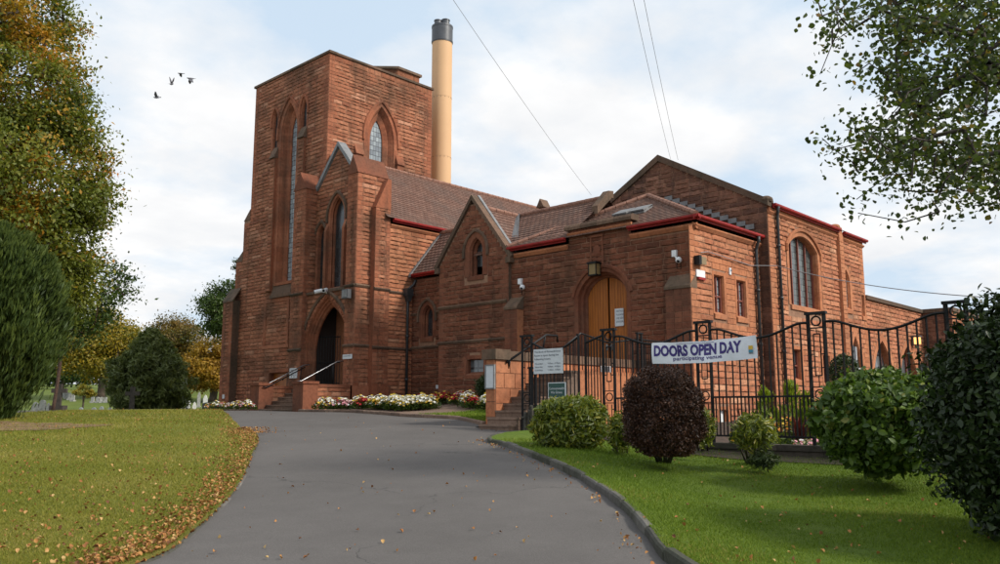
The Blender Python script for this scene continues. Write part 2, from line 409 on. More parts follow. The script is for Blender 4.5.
# base terrain: graded rings out to the horizon
def terrain():
    mb = MB(); ds = [-12, -6, 0, 4, 8] + list(np.arange(10, 60, 1.5)) + list(np.arange(60, 130, 5)) + [140, 160, 190, 230, 280, 350, 450, 600, 900]
    ids = []
    for d in ds:
        w = 40 + max(d, 0) * 1.3; row = []
        n = 90
        for k in range(n + 1):
            r = -w + 2 * w * k / n; x, y = dr(d, r); row.append(mb.vert((x, y, gz(x, y) - .06)))
        ids.append(row)
    for i in range(len(ds) - 1):
        for k in range(n): mb.face([ids[i][k], ids[i][k + 1], ids[i + 1][k + 1], ids[i + 1][k]])
    tag(mb.build('ground', M['grass_far'], None, True), kind='structure')
terrain()
def spline(pts, n=8):
    out = []
    for i in range(len(pts) - 1):
        p0 = pts[max(i - 1, 0)]; p1 = pts[i]; p2 = pts[i + 1]; p3 = pts[min(i + 2, len(pts) - 1)]
        for k in range(n):
            t = k / n; out.append(.5 * ((2 * p1) + (p2 - p0) * t + (2 * p0 - 5 * p1 + 4 * p2 - p3) * t * t + (3 * p1 - p0 - 3 * p2 + p3) * t ** 3))
    out.append(pts[-1]); return out
V2 = lambda x, y: Vector((x, y, 0))
kerb_line = spline([V2(*dr(3, 2.2)), V2(*dr(5.2, 1.75))] + [V2(p.x, p.y) for p in [G(675, 564), G(650, 535), G(620, 504), G(580, 478), G(540, 460), G(505, 446)]] + [V2(12.35, 11.9), V2(12.9, 12.35), V2(13.6, 12.6)])
left_edge = spline([V2(*dr(3, -4.6)), V2(*dr(5.2, -3.6))] + [V2(p.x, p.y) for p in [G(140, 564), G(195, 530), G(235, 490), G(250, 460), G(258, 440), G(248, 430), G(235, 424), G(200, 419.5), G(160, 417.3)]] + [V2(*dr(28.5, -15)), V2(*dr(29.5, -20)), V2(*dr(30, -30))])
road_poly = [V2(*dr(-6, -7)), V2(*dr(-6, 6)), V2(*dr(4, 6)), V2(13.6, 8), V2(15.0, 13.3), V2(15.0, 15.0), V2(15.6, 15.3), V2(16.66, 17.45), V2(17.44, 21.5), V2(17.7, 25.5), V2(17.9, 27.2), V2(18.2, 31.2), V2(18.6, 38), V2(17.5, 45),
             V2(*dr(37.5, -22)), V2(*dr(37.5, -36)), V2(*dr(29, -36)), V2(*dr(29, -22)), V2(*dr(25, -16)), V2(*dr(15, -12)), V2(*dr(4, -9))]
sheet('road', road_poly, 0, M['asphalt'], .9)
left_poly = [Vector(p) for p in left_edge] + [V2(*dr(18, -32)), V2(*dr(3, -25))]
_, _, inside_left = sheet('left_lawn', left_poly, .045, M['grass_left'], .7, .06)
right_poly = [Vector(p) for p in kerb_line] + [V2(15.1, 12.6), V2(15.1, 3), V2(15.1, -4), V2(*dr(3, 16))]
_, _, inside_right = sheet('right_lawn', right_poly, .085, M['grass_right'], .7, .1)
bed_poly = [V2(15.72, 15.35), V2(16.72, 17.45), V2(17.52, 21.5), V2(17.78, 25.4), V2(18.0, 27.25), V2(22.5, 27.25), V2(23.3, 26), V2(22.3, 24), V2(22.3, 15.3)]
sheet('flower_bed', bed_poly, .05, M['gravel'], .6, .05)
patch = [V2(15.85, 15.6), V2(16.75, 17.4), V2(17.25, 19.8), V2(18.4, 19.4), V2(20.5, 17.5), V2(20.4, 15.6)]
sheet('bed_grass', patch, .075, M['grass_right'], .5, .03)
sheet('inner_garden', [V2(15.35, 13.2), V2(22.2, 13.2), V2(22.2, 12.8), V2(44, 12.4), V2(44, -2), V2(15.35, -2)], .03, M['soil'], .8)
tp = [V2(18.7, 31.3), V2(18.9, 37.5), V2(19.2, 41), V2(21.4, 41), V2(21.4, 31.3)]
sheet('tower_bed', tp, .06, M['gravel'], .6, .05)
def kerb(name, line, w, h, m, seed=1):
    mb = MB(); rd = random.Random(seed); acc = 0; i = 0; n = len(line)
    # resample into individual stones
    pts = [Vector(line[0])]
    step = .06
    for k in range(n - 1):
        a, b = Vector(line[k]), Vector(line[k + 1]); m_ = max(1, int((b - a).length / step))
        for j in range(1, m_ + 1): pts.append(a.lerp(b, j / m_))
    i = 0
    while i < len(pts) - 4:
        j = i; L_ = 0; tgt = rd.uniform(.55, .9)
        while j < len(pts) - 1 and L_ < tgt: L_ += (pts[j + 1] - pts[j]).length; j += 1
        r = rd.random(); hh = h + rd.uniform(-.012, .012)
        seg = pts[i:j + 1]; rows = []
        for q, p in enumerate(seg):
            t = (seg[min(q + 1, len(seg) - 1)] - seg[max(q - 1, 0)]).normalized(); nn = Vector((-t.y, t.x, 0))
            e = .012 if q in (0, len(seg) - 1) else 0
            pp = p + (t * .008 if q == 0 else (-t * .008 if q == len(seg) - 1 else Vector()))
            z = gz(p.x, p.y)
            rows.append([mb.vert((pp + nn * o_) + Vector((0, 0, z + z_)), r) for o_, z_ in ((w / 2, -.1), (w / 2, hh - .02 - e), (w / 2 - .02, hh - e), (-w / 2 + .02, hh - e), (-w / 2, hh - .02 - e), (-w / 2, -.1))])
        for q in range(len(rows) - 1):
            for k in range(5): mb.face([rows[q][k], rows[q][k + 1], rows[q + 1][k + 1], rows[q + 1][k]])
        mb.face(rows[0][::-1]); mb.face(rows[-1]); i = j
    tag(mb.build(name, m), kind='structure')
kerb('kerb', kerb_line, .095, .095, M['kerb'])
kerb('bed_kerb', [V2(15.6, 15.25), V2(16.7, 17.45), V2(17.5, 21.5), V2(17.75, 25.5), V2(17.95, 27.2)], .12, .10, M['step_stone'], 3)
c_ = G(2, 430); bs = []
for k in range(26):
    a_ = 2 * math.pi * k / 26; q_ = 1 + .18 * math.sin(a_ * 3 + 1) + .12 * math.sin(a_ * 7); bs.append(V2(c_.x + SY * 1.9 * math.cos(a_) * q_ + CY * 1.5 * math.sin(a_) * q_, c_.y - CY * 1.9 * math.cos(a_) * q_ + SY * 1.5 * math.sin(a_) * q_))
sheet('bare_soil', bs, .062, M['bare'], .5)
sheet('soil_strip', [V2(14.15, 12.2), V2(14.3, 10), V2(14.0, 7.4), V2(14.35, 5), V2(14.2, 2), V2(14.3, -1), V2(15.05, -1), V2(15.05, 12.3)], .10, M['soil'], .5)
kerb('tower_kerb', [V2(18.6, 31.4), V2(18.9, 37.5), V2(19.2, 41)], .12, .10, M['step_stone'], 4)
# flush edging setts on the left edge
kerb('edging', left_edge[12:60:1], .09, .012, M['kerb'], 9)

# ------------------------------------------------------------------ walls
def pt(axis, c, s, z, o):        # o = outward
    return (c - o, s, z) if axis == 'X' else (s, c - o, z)
DEF = ['rock', 'ashlar']
class Arch:
    def __init__(s, c, half, z0, zs, rise):
        s.c, s.h, s.z0, s.zs, s.rise = c, half, z0, zs, rise
    def grow(s, g, gb=None): return Arch(s.c, s.h + g, s.z0 - (g if gb is None else gb), s.zs, s.rise + (g if s.rise > 0 else g))
    def path(s, n=10):
        h, rise = s.h, s.rise; L_ = [(s.c - h, s.z0), (s.c - h, s.zs)]
        if rise <= 0: return L_ + [(s.c + h, s.zs), (s.c + h, s.z0)]
        if rise >= h * .98:
            Rr = (rise * rise + h * h) / (2 * h); a1 = math.asin(min(1, rise / Rr))
            if Rr < rise: a1 = math.pi - a1
            left = [(s.c - h + Rr - Rr * math.cos(a1 * k / n), s.zs + Rr * math.sin(a1 * k / n)) for k in range(1, n + 1)]
            right = [(2 * s.c - a, b) for a, b in left[:-1][::-1]]
            return L_ + left + right + [(s.c + h, s.zs), (s.c + h, s.z0)]
        Rr = (h * h + rise * rise) / (2 * rise); a1 = math.asin(h / Rr)
        arc = [(s.c + Rr * math.sin(-a1 + 2 * a1 * k / (2 * n)), s.zs + rise - Rr + Rr * math.cos(-a1 + 2 * a1 * k / (2 * n))) for k in range(1, 2 * n)]
        return L_ + arc + [(s.c + h, s.zs), (s.c + h, s.z0)]
    def ext(s, z):
        if z < s.z0 or z > s.zs + s.rise: return None
        if z <= s.zs: return (s.c - s.h, s.c + s.h)
        h, rise = s.h, s.rise; q = z - s.zs
        if rise >= h * .98:
            Rr = (rise * rise + h * h) / (2 * h); w = math.sqrt(max(0, Rr * Rr - q * q)) - (Rr - h)
        else:
            Rr = (h * h + rise * rise) / (2 * rise); w = math.sqrt(max(0, Rr * Rr - (q - rise + Rr) ** 2))
        return (s.c - w, s.c + w) if w > 0 else None
def rock(mb, axis, c, l0, r0, l1, r1, zb, zt, rd, hmax=.052):
    w = (r0 - l0 + r1 - l1) / 2
    nx = max(2, int(w / .11)); prof_ = (0, 1., .95, .55, 0); vz = (0, .13, .42, .78, 1); nz = 4; rn = rd.random(); h = rd.uniform(.45, 1) * hmax
    j_ = .011; tx = rd.uniform(-.4, .4); ids = []; sh = rd.uniform(-.1, .1)
    for j in range(nz + 1):
        v = vz[j]; row = []
        for i in range(nx + 1):
            u = i / nx
            l = l0 + (l1 - l0) * v + j_; r = r0 + (r1 - r0) * v - j_
            if r < l: l = r = (l + r) / 2
            s_ = l + (r - l) * u; z = zb + j_ + (zt - zb - 2 * j_) * v
            if i in (0, nx) or j in (0, nz): o = .004 + rd.random() * .012; z += rd.uniform(-.004, .004)
            else:
                o = h * prof_[j] * (.7 + .45 * rd.random() + tx * (u - .5)); s_ += rd.uniform(-.02, .02); z += rd.uniform(-.014, .014) + sh * .04
            row.append(mb.vert(pt(axis, c, s_, z, o), rn))
        ids.append(row)
    for j in range(nz):
        for i in range(nx): mb.face([ids[j][i], ids[j][i + 1], ids[j + 1][i + 1], ids[j + 1][i]])
def dress(mb, axis, c, s0, s1, zb, zt, rd, o=.014):
    j = .004; rn = rd.random(); s0 += j; s1 -= j; zb += j; zt -= j
    if s1 - s0 < .02: return
    a = [mb.vert(pt(axis, c, s, z, -.01), rn) for s, z in ((s0, zb), (s1, zb), (s1, zt), (s0, zt))]
    e = .006
    b = [mb.vert(pt(axis, c, s, z, o), rn) for s, z in ((s0 + e, zb + e), (s1 - e, zb + e), (s1 - e, zt - e), (s0 + e, zt - e))]
    mb.face(b)
    for i in range(4): mb.face([a[i], a[(i + 1) % 4], b[(i + 1) % 4], b[i]])
def stone_wall(parent, axis, c, z0, z1, ext, ops=(), q=(1, 1), seed=1, ch=.18, mrock=None, name='wall', qw=(.52, .30), smooth_z=None, plain=()):
    """coursed rock-faced wall with dressed quoins; one backing mesh (part) with stones and dressings as sub-parts"""
    mrock = mrock or DEF[0]
    rd = random.Random(seed); rock_mb, dr_mb, bk = MB(), MB(), MB()
    z = z0; row = 0
    while z < z1 - .06:
        zt = min(z + ch * rd.choice((.85, 1, 1, 1.12)), z1)
        if z1 - zt < .12: zt = z1
        eB = ext(z + .002); eT = ext(zt - .002)
        if eB is None: z = zt; row += 1; continue
        if eT is None: z = zt; row += 1; continue
        iv = [[eB[0], eT[0], eB[1], eT[1], 'q' if q[0] else '', 'q' if q[1] else '']]
        for A_, ring, jam in ops:
            gA = A_.grow(ring)
            es = [gA.ext(zz) for zz in (z + .01, (z + zt) / 2, zt - .01)]
            es = [e for e in es if e]
            if not es: continue
            a = min(e[0] for e in es); b = max(e[1] for e in es); new = []
            for I in iv:
                if b <= min(I[0], I[1]) or a >= max(I[2], I[3]): new.append(I); continue
                if a > max(I[0], I[1]) + .02: new.append([I[0], I[1], a, a, I[4], 'j' if jam else ''])
                if b < min(I[2], I[3]) - .02: new.append([b, b, I[2], I[3], 'j' if jam else '', I[5]])
            iv = new
        for I in iv:
            aB, aT, bB, bT, fa, fb = I
            smooth = smooth_z and any(p_ <= (z + zt) / 2 <= q_ for p_, q_ in smooth_z)
            for side in (0, 1):
                fl = fa if side == 0 else fb
                if not fl: continue
                w = qw[row % 2] if fl == 'q' else (.26 if row % 2 else 0.)
                lo = max(aB, aT); hi = min(bB, bT)
                if w <= 0 or hi - lo < w * .7: continue
                if side == 0: dress(dr_mb, axis, c, lo, lo + w, z, zt, rd); aB = aT = lo + w
                else: dress(dr_mb, axis, c, hi - w, hi, z, zt, rd); bB = bT = hi - w
            x = (aB, aT)
            while True:
                rem = min(bB - x[0], bT - x[1])
                rB, rT = bB - x[0], bT - x[1]
                if max(rB, rT) < .03: break
                w = rd.uniform(.36, .95)
                pl = False
                for (p0, p1, p2, p3) in plain:
                    if p0 < (x[0] + .05) < p1 and p2 < (z + zt) / 2 < p3: pl = True
                if rem < w + .22 or w > rem: nx_ = (bB, bT)
                else: nx_ = (x[0] + w + max(0, x[1] - x[0]) * 0, max(x[0] + w, x[1] + .05)) if abs(x[0] - x[1]) > 1e-6 else (x[0] + w, x[1] + w)
                if abs(x[0] - x[1]) > 1e-6 and nx_ != (bB, bT): nx_ = (max(x[0], x[1]) + w * .7,) * 2
                if nx_[0] > bB or nx_[1] > bT: nx_ = (bB, bT)
                if smooth or pl: dress(dr_mb, axis, c, max(x), min(nx_), z, zt, rd, .016)
                else: rock(rock_mb, axis, c, x[0], nx_[0], x[1], nx_[1], z, zt, rd)
                x = nx_
                if x == (bB, bT): break
        z = zt; row += 1
    # backing with real openings
    z = z0; dz = .06
    while z < z1:
        zt = min(z + dz, z1); e0 = ext(z + .001); e1 = ext(zt - .001)
        if e0 and e1:
            iv = [(e0[0], e1[0], e0[1], e1[1])]
            for A_, ring, jam in ops:
                g = A_.grow(ring - .04 if ring > .27 else min(.07, ring * .4), 0.0).ext((z + zt) / 2)
                if not g: continue
                new = []
                for I in iv:
                    if g[1] <= I[0] or g[0] >= I[2]: new.append(I); continue
                    if g[0] > I[0]: new.append((I[0], I[1], g[0], g[0]))
                    if g[1] < I[2]: new.append((g[1], g[1], I[2], I[3]))
                iv = new
            for I in iv: bk.poly([pt(axis, c, I[0], z, 0), pt(axis, c, I[2], z, 0), pt(axis, c, I[3], zt, 0), pt(axis, c, I[1], zt, 0)])
        z = zt
    w = P(bk, name, M['mortar'], parent)
    if rock_mb.f: o = rock_mb.build('rock_facing', M[mrock]); o.parent = w
    if dr_mb.f: o = dr_mb.build('dressed_stone', M[{'rock': 'ashlar', 'rock_tower': 'ashlar_tower', 'rock_mid': 'ashlar_mid', 'rock_dark': 'rock_dark'}[mrock]]); o.parent = w
    return w
def sweep(mb, axis, c, path, secs, m=0, block=.36, seed=0):
    rd = random.Random(seed); n = len(path); nor = []
    for i in range(n):
        a = path[max(i - 1, 0)]; b = path[min(i + 1, n - 1)]
        def nn(p, q_):
            dx, dz = q_[0] - p[0], q_[1] - p[1]; l_ = math.hypot(dx, dz) or 1; return (-dz / l_, dx / l_)
        if i == 0: v = nn(path[0], path[1])
        elif i == n - 1: v = nn(path[-2], path[-1])
        else:
            p, q_ = nn(path[i - 1], path[i]), nn(path[i], path[i + 1]); v = (p[0] + q_[0], p[1] + q_[1]); l_ = math.hypot(*v) or 1
            v = (v[0] / l_, v[1] / l_); k = 1 / max(.5, v[0] * p[0] + v[1] * p[1]); v = (v[0] * k, v[1] * k)
        nor.append(v)
    acc = 0; cur = rd.random(); 
    for i in range(n - 1):
        a, b = path[i], path[i + 1]; L_ = math.hypot(b[0] - a[0], b[1] - a[1]); k = max(1, round(L_ / block)) if L_ > block * 1.3 else 1
        for q_ in range(k):
            acc += L_ / k
            if acc > block * .8: acc = 0; cur = rd.random()
            t0, t1 = q_ / k, (q_ + 1) / k
            def pp(t, off):
                return (a[0] + (b[0] - a[0]) * t + (nor[i][0] * (1 - t) + nor[i + 1][0] * t) * off, a[1] + (b[1] - a[1]) * t + (nor[i][1] * (1 - t) + nor[i + 1][1] * t) * off)
            for s_ in range(len(secs) - 1):
                (o0, d0), (o1, d1) = secs[s_], secs[s_ + 1]
                g = .003 if L_ > .15 else 0
                A0, A1 = pp(t0, o0), pp(t1, o0); B0, B1 = pp(t0, o1), pp(t1, o1)
                mb.poly([pt(axis, c, *A0, d0), pt(axis, c, *A1, d0), pt(axis, c, *B1, d1), pt(axis, c, *B0, d1)], m, cur)
def window(parent, axis, c, A_, depth=.3, splay=0., hood=True, sill=True, glass='glass', name='window', bars=0, frame='frame', ring=.18, transom=None, hoodm='mossy', sm_=None):
    sm_ = sm_ or DEF[1]
    """window part: glass pane sheet, with surround, sill and frame as sub-parts"""
    inner = Arch(A_.c, A_.h - splay, A_.z0, A_.zs, A_.rise - splay * .6 if A_.rise > 0 else 0)
    mb = MB(); mb.poly([pt(axis, c, s, z, -depth) for s, z in inner.grow(.03, .02).path()])
    w = P(mb, name, M[glass], parent)
    s_ = MB()
    secs = [(-splay, -depth - .02), (-splay, -depth + .05)]
    if splay: secs += [(-splay * .5, -depth * .62), (-splay * .5 + .04, -depth * .62), (-.03, -.08)]
    secs += [(0, -.05), (.03, .012), (ring + .02, .02), (ring + .02, -.02)]
    sweep(s_, axis, c, A_.path(), secs, 0, .34, int(A_.c * 100))
    if hood and A_.rise > 0:
        hA = A_.grow(ring + .01); pth = [(a, b) for a, b in hA.path() if b >= A_.zs - .01]
        pth = [(pth[0][0], pth[0][1] - .22)] + pth + [(pth[-1][0], pth[-1][1] - .22)]
        sweep(s_, axis, c, pth, [(-.02, .0), (-.01, .08), (.07, .10), (.10, .05), (.10, .0)], 1, .5, 3)
    o = s_.build('surround', [M[sm_], M[hoodm]]); o.parent = w
    if sill:
        t = MB(); s0, s1 = A_.c - A_.h - .1, A_.c + A_.h + .1
        q_ = [pt(axis, c, s0, A_.z0 + .10, -depth), pt(axis, c, s0, A_.z0 - .02, .06), pt(axis, c, s0, A_.z0 - .16, .05), pt(axis, c, s0, A_.z0 - .16, -.02), pt(axis, c, s0, A_.z0 - .10, -depth)]
        ex = Vector(pt(axis, c, s1, 0, 0)) - Vector(pt(axis, c, s0, 0, 0)); t.prism(q_, ex); o = t.build('sill', M[sm_]); o.parent = w
    if bars or transom:
        t = MB(); b0 = inner.c - inner.h; b1 = inner.c + inner.h
        for k in range(0, bars + 2):
            s = b0 + (b1 - b0) * k / (bars + 1) if bars else (b0 if k == 0 else b1)
            ww = .05
            if k in (0, bars + 1): s += ww * (.5 if k == 0 else -.5)
            top = [z for z in np.arange(inner.z0, inner.zs + inner.rise, .02) if (inner.ext(z) and inner.ext(z)[0] <= s - ww / 2 and inner.ext(z)[1] >= s + ww / 2)]
            zt = max(top) if top else inner.zs
            a = pt(axis, c, s - ww / 2, inner.z0, -depth + .005); b = pt(axis, c, s + ww / 2, zt, -depth + .07); t.box(a, b)
        for tz in (transom or []): t.box(pt(axis, c, b0, tz, -depth + .006), pt(axis, c, b1, tz + .05, -depth + .06))
        o = t.build('frame', M[frame]); o.parent = w
    return w
def string(parent, axis, c, s0, s1, z, h=.14, o=.09, m='mossy', name='string_course', ret=()):
    mb = MB(); q_ = [pt(axis, c, s0, z - h / 2, -.02), pt(axis, c, s0, z - h / 2, o * .4), pt(axis, c, s0, z, o), pt(axis, c, s0, z + h * .2, o), pt(axis, c, s0, z + h / 2, .0), pt(axis, c, s0, z + h / 2, -.02)]
    L_ = s1 - s0; n = max(1, int(L_ / .8))
    for k in range(n):
        a = s0 + L_ * k / n; off = Vector(pt(axis, c, a, 0, 0)) - Vector(pt(axis, c, s0, 0, 0))
        ex = Vector(pt(axis, c, s0 + L_ / n - .004, 0, 0)) - Vector(pt(axis, c, s0, 0, 0))
        mb.prism([Vector(p) + off for p in q_], ex)
    return P(mb, name, M[m], parent)
def roof(parent, e0, e1, r1, r0, name='roof', rowh=.2, lift=.024, m='tile'):
    """eave left, eave right, ridge right, ridge left: overlapping courses"""
    e0, e1, r0, r1 = map(Vector, (e0, e1, r0, r1)); ed = (e1 - e0).normalized()
    nrm = (e1 - e0).cross((r0 + r1) / 2 - e0).normalized()
    if nrm.z < 0: nrm = -nrm
    h = max((r0 - e0).length, (r1 - e1).length); h = ((r0 + r1) / 2 - (e0 + e1) / 2).length; n = max(2, round(h / rowh)); mb = MB(); uv = []
    for k in range(n):
        a = k / n; b = (k + 1) / n
        A0, A1 = e0.lerp(r0, a), e1.lerp(r1, a); B0, B1 = e0.lerp(r0, b), e1.lerp(r1, b)
        T = [A0 + nrm * lift, A1 + nrm * lift, B1 + nrm * .004, B0 + nrm * .004]
        mb.poly(T); uv += [(p - e0).dot(ed) if j_ != 0 else (p - e0).dot(ed) for j_, p in enumerate(T) for _ in (0,)] and []
        for p, vv in zip(T, (k + .02, k + .02, k + .98, k + .98)): uv += [(p - e0).dot(ed) + 40, vv]
        T2 = [A0 + nrm * .0, A1 + nrm * .0, A1 + nrm * lift, A0 + nrm * lift]
        mb.poly(T2)
        for p in T2: uv += [(p - e0).dot(ed) + 40, k + .5]
    mb.uv = uv
    return P(mb, name, M[m], parent)
def ridge_line(parent, a, b, m='ridge', rad=.10, name='ridge_tiles'):
    mb = MB(); a, b = Vector(a), Vector(b); n = max(1, int((b - a).length / .4))
    for k in range(n):
        mb.tube([a.lerp(b, k / n), a.lerp(b, (k + .96) / n)], [rad * 1.04, rad * .96], 8, 0, random.random())
    return P(mb, name, M[m], parent)
def gutter(parent, a, b, out, name='gutter'):
    """red fascia with half-round gutter in front"""
    a, b, out = Vector(a), Vector(b), Vector(out); mb = MB(); up = Vector((0, 0, 1))
    q_ = [a + up * -.07, a + out * .04 + up * -.07, a + out * .04 + up * .0, a + out * .06 - up * .02, a + out * .10 - up * .02, a + out * .13 + up * .015, a + out * .13 + up * .075, a + up * .075]
    mb.prism(q_, b - a); return P(mb, name, M['redpaint'], parent)
def pipe(parent, x, y, z0, z1, m='pipe', rad=.055, name='downpipe', top=None, axis='Y'):
    mb = MB(); pts = [(x, y, z0), (x, y, z1)]
    if top: pts += [Vector(p) for p in top]
    mb.tube(pts, rad, 10)
    z = z0 + .9
    while z < z1: mb.tube([(x, y, z), (x, y, z + .09)], rad * 1.35, 10); z += 1.8
    return P(mb, name, M[m], parent, True)
def block(mb, x0, x1, y0, y1, z0, z1, m=0): mb.box((x0, y0, z0), (x1, y1, z1), m)

church = empty('chapel', (22, 25, 0), 'red sandstone crematorium chapel with square tower, gabled porch and tiled side wings', 'building')
ct = lambda a, b: (lambda z: (a, b))
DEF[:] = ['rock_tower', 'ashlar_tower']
# ---- tower
TX, TY0, TY1, TZ = 21.5, 31.12, 37.55, 16.42
def tower_ext(z): return (TY0, 38.75 if z < 7.45 else (38.12 if z < 9.5 else TY1))
lan = Arch(34.3, .66, 6.0, 13.3, 1.5)
sideA = [Arch(35.55, .18, 12.7, 14.1, .6), Arch(33.05, .18, 12.7, 14.1, .6)]
panel = Arch(34.75, .95, 3.0, 5.1, 0); lowdoor = Arch(34.05, 1.15, .1, 1.7, 0)
stone_wall(church, 'X', TX, -.3, TZ, tower_ext, [(lan, .3, 1), (sideA[0], .14, 0), (sideA[1], .14, 0), (lowdoor, .2, 1)], seed=5, name='tower_wall')
twin = Arch(24.6, .78, 10.2, 12.95, 1.65)
stone_wall(church, 'Y', TY0, 8.5, TZ, ct(TX, 27.87), [(twin, .28, 1)], seed=6, name='tower_wall')
window(church, 'X', TX, lan, .42, .34, glass='glass', ring=.26, hoodm='ashlar_tower')
window(church, 'Y', TY0, twin, .42, .40, glass='glass', ring=.24, hoodm='ashlar_tower')
for a in sideA: window(church, 'X', TX, a, .12, 0, sill=False, glass='glass_dark', name='blind_lancet', ring=.12, hoodm='ashlar_tower')
mb = MB()       # tower body behind the facings
block(mb, TX + .6, 27.87, TY0 + .6, TY1, -.3, TZ); block(mb, TX + .02, 27.8, 37.4, 37.54, -.3, TZ - .02)
block(mb, TX + .3, 27.6, 37.5, 38.74, -.3, 7.3); block(mb, TX + .3, 27.6, 37.5, 38.1, -.3, 9.3); block(mb, 27.7, 27.86, TY0 + .02, 37.5, -.3, TZ - .02)
P(mb, 'tower_core', M['rock_tower'], church)
mb = MB()       # buttress set-offs and coping
for (y0, y1, z) in ((TY1, 38.14, 9.48), (38.1, 38.78, 7.43)):
    mb.prism([(TX - .03, y1, z), (TX - .03, y0, z), (TX - .03, y0, z + .55 if z > 9 else z + .5)], (3, 0, 0))
P(mb, 'set_off', M['mossy'], church)
stone_wall(church, 'X', 21.1, -.3, 5.45, ct(38.15, 39.1), [], seed=9, name='buttress', qw=(.3, .22))
mb = MB(); mb.prism([(21.06, 38.12, 5.42), (21.06, 39.13, 5.42), (21.5, 39.13, 6.1), (21.5, 38.12, 6.1)], (0, 0, -.08)); block(mb, 21.1, 21.6, 39.09, 39.1, -.3, 5.4)
block(mb, 21.101, 21.5, 38.13, 38.14, -.3, 5.4); P(mb, 'set_off', M['mossy'], church)
mb = MB()
for k in range(8):
    y0 = TY0 - .1 + (TY1 - TY0 + .2) * k / 8; mb.box((TX - .08, y0, TZ), (TX + .4, y0 + (TY1 - TY0 + .2) / 8 - .005, TZ + .11))
for k in range(7):
    x0 = TX + .41 + (27.95 - TX - .41) * k / 7; mb.box((x0, TY0 - .08, TZ + .002), (x0 + (27.95 - TX - .41) / 7 - .005, TY0 + .4, TZ + .108))
mb.box((TX + .4, TY0 + .4, TZ - .2), (27.95, TY1 + .1, TZ + .02)); P(mb, 'coping', M['mossy'], church)
mb = MB()       # low stair turret on the tower roof
poly = [(25.3, 33.1), (26.35, 32.05), (27.8, 32.05), (27.8, 35), (25.3, 35)]
mb.prism([(x, y, TZ) for x, y in poly], (0, 0, .95)); P(mb, 'roof_turret', M['rock_tower'], church)
mb = MB(); mb.prism([(25.2, 33.05, TZ + .95), (26.3, 31.95, TZ + .95), (27.9, 31.95, TZ + .95), (27.9, 35.1, TZ + .95), (25.2, 35.1, TZ + .95)], (0, 0, .13)); P(mb, 'coping', M['mossy'], church)
# flank pilasters beside the lancet, sill slab, blank panel, low door
for (s0, s1, zt) in ((35.22, 35.62, 12.2), (32.78, 33.24, 12.7)):
    stone_wall(church, 'X', TX - .16, 5.6, zt, ct(s0, s1), [], q=(0, 0), seed=int(s0 * 9), name='pilaster')
    mb = MB(); block(mb, TX - .158, TX, s0 + .002, s1 - .002, 5.6, zt); mb.prism([(TX - .26, s0 - .03, zt), (TX, s0 - .03, zt), (TX, s0 - .03, zt + .6)], (0, s1 - s0 + .06, 0), 1)
    P(mb, 'pilaster_cap', [M['ashlar_tower'], M['mossy']], church)
mb = MB(); mb.prism([(TX - .14, 33.4, 5.25), (TX - .14, 35.25, 5.25), (TX - .14, 35.25, 5.4), (TX - .14, 33.4, 5.4)], (.14, 0, 0)); mb.prism([(TX - .13, 33.5, 5.402), (TX + .0, 33.5, 5.402), (TX + .0, 33.5, 5.85)], (0, 1.65, 0)); P(mb, 'sill_slab', M['mossy'], church)
mb = MB(); sweep(mb, 'X', TX, panel.path(), [(-.06, -.01), (-.04, .04), (.14, .05), (.14, .0)], 0, .4); mb.box((TX - .06, 33.6, 2.86), (TX - .0, 35.9, 3.0)); P(mb, 'panel_surround', M['ashlar_tower'], church)
w = window(church, 'X', TX, lowdoor, .25, 0, hood=False, sill=False, glass='door', name='low_door', ring=.18)
mb = MB(); block(mb, TX + .22, TX + .3, 33.98, 34.04, .1, 1.7); o = mb.build('meeting_stile', M['dark']); o.parent = w
# tower window flank caps on the -Y face
for s in (23.25, 25.75):
    mb = MB(); block(mb, s - .2, s + .2, TY0 - .14, TY0, 9.5, 11.9); mb.prism([(s - .24, TY0 - .22, 11.9), (s - .24, TY0, 11.9), (s - .24, TY0, 12.45)], (.48, 0, 0)); P(mb, 'pilaster', M['ashlar_tower'], church)

# ---- porch
PX = 20.65; PC = 29.45
pdoor = Arch(PC, 1.22, 1.0, 2.35, 2.0)
stone_wall(church, 'X', PX, -.2, 5.0, ct(27.9, 31.0), [(pdoor, .52, 0)], q=(0, 0), seed=21, name='porch_wall')
PU = 21.0; gz0, gz1, gh = 9.45, 11.38, 1.66
def gable_ext(z):
    if z < gz0: return (27.7, 31.2)
    t = (gz1 - z) / (gz1 - gz0); 
    return (PC - gh * t, PC + gh * t) if t > .03 else None
pw = [Arch(PC, .48, 5.15, 8.3, .85), Arch(PC + 1.14, .32, 5.15, 7.45, .6), Arch(PC - 1.14, .32, 5.15, 7.45, .6)]
stone_wall(church, 'X', PU, 5.0, gz1, gable_ext, [(pw[0], .2, 0), (pw[1], .14, 0), (pw[2], .14, 0)], q=(0, 0), seed=22, name='porch_gable', smooth_z=[(5, 7.6)])
window(church, 'X', PU, pw[0], .26, .04, glass='glass_dark', ring=.17)
for a in pw[1:]: window(church, 'X', PU, a, .22, .0, glass='glass_dark', ring=.11)
mb = MB()        # shafts between the three lights
for s in (PC + .65, PC - .65): mb.box((PU - .16, s - .08, 5.1), (PU, s + .08, 7.7)); mb.prism([(PU - .16, s - .08, 7.7), (PU, s - .08, 7.7), (PU, s - .08, 8.1)], (0, .16, 0))
P(mb, 'shaft', M['ashlar_tower'], church)
mb = MB()        # gable coping, lead-grey on top
for sg in (1, -1):
    a0 = (PU - .1, PC + sg * (gh + .12), gz0 - .1); a1 = (PU - .1, PC, gz1 + .06)
    th = Vector((0, sg * .14, .12))
    mb.prism([a0, a1, Vector(a1) + Vector((0, 0, .2)), Vector(a0) + th], (.42, 0, 0))
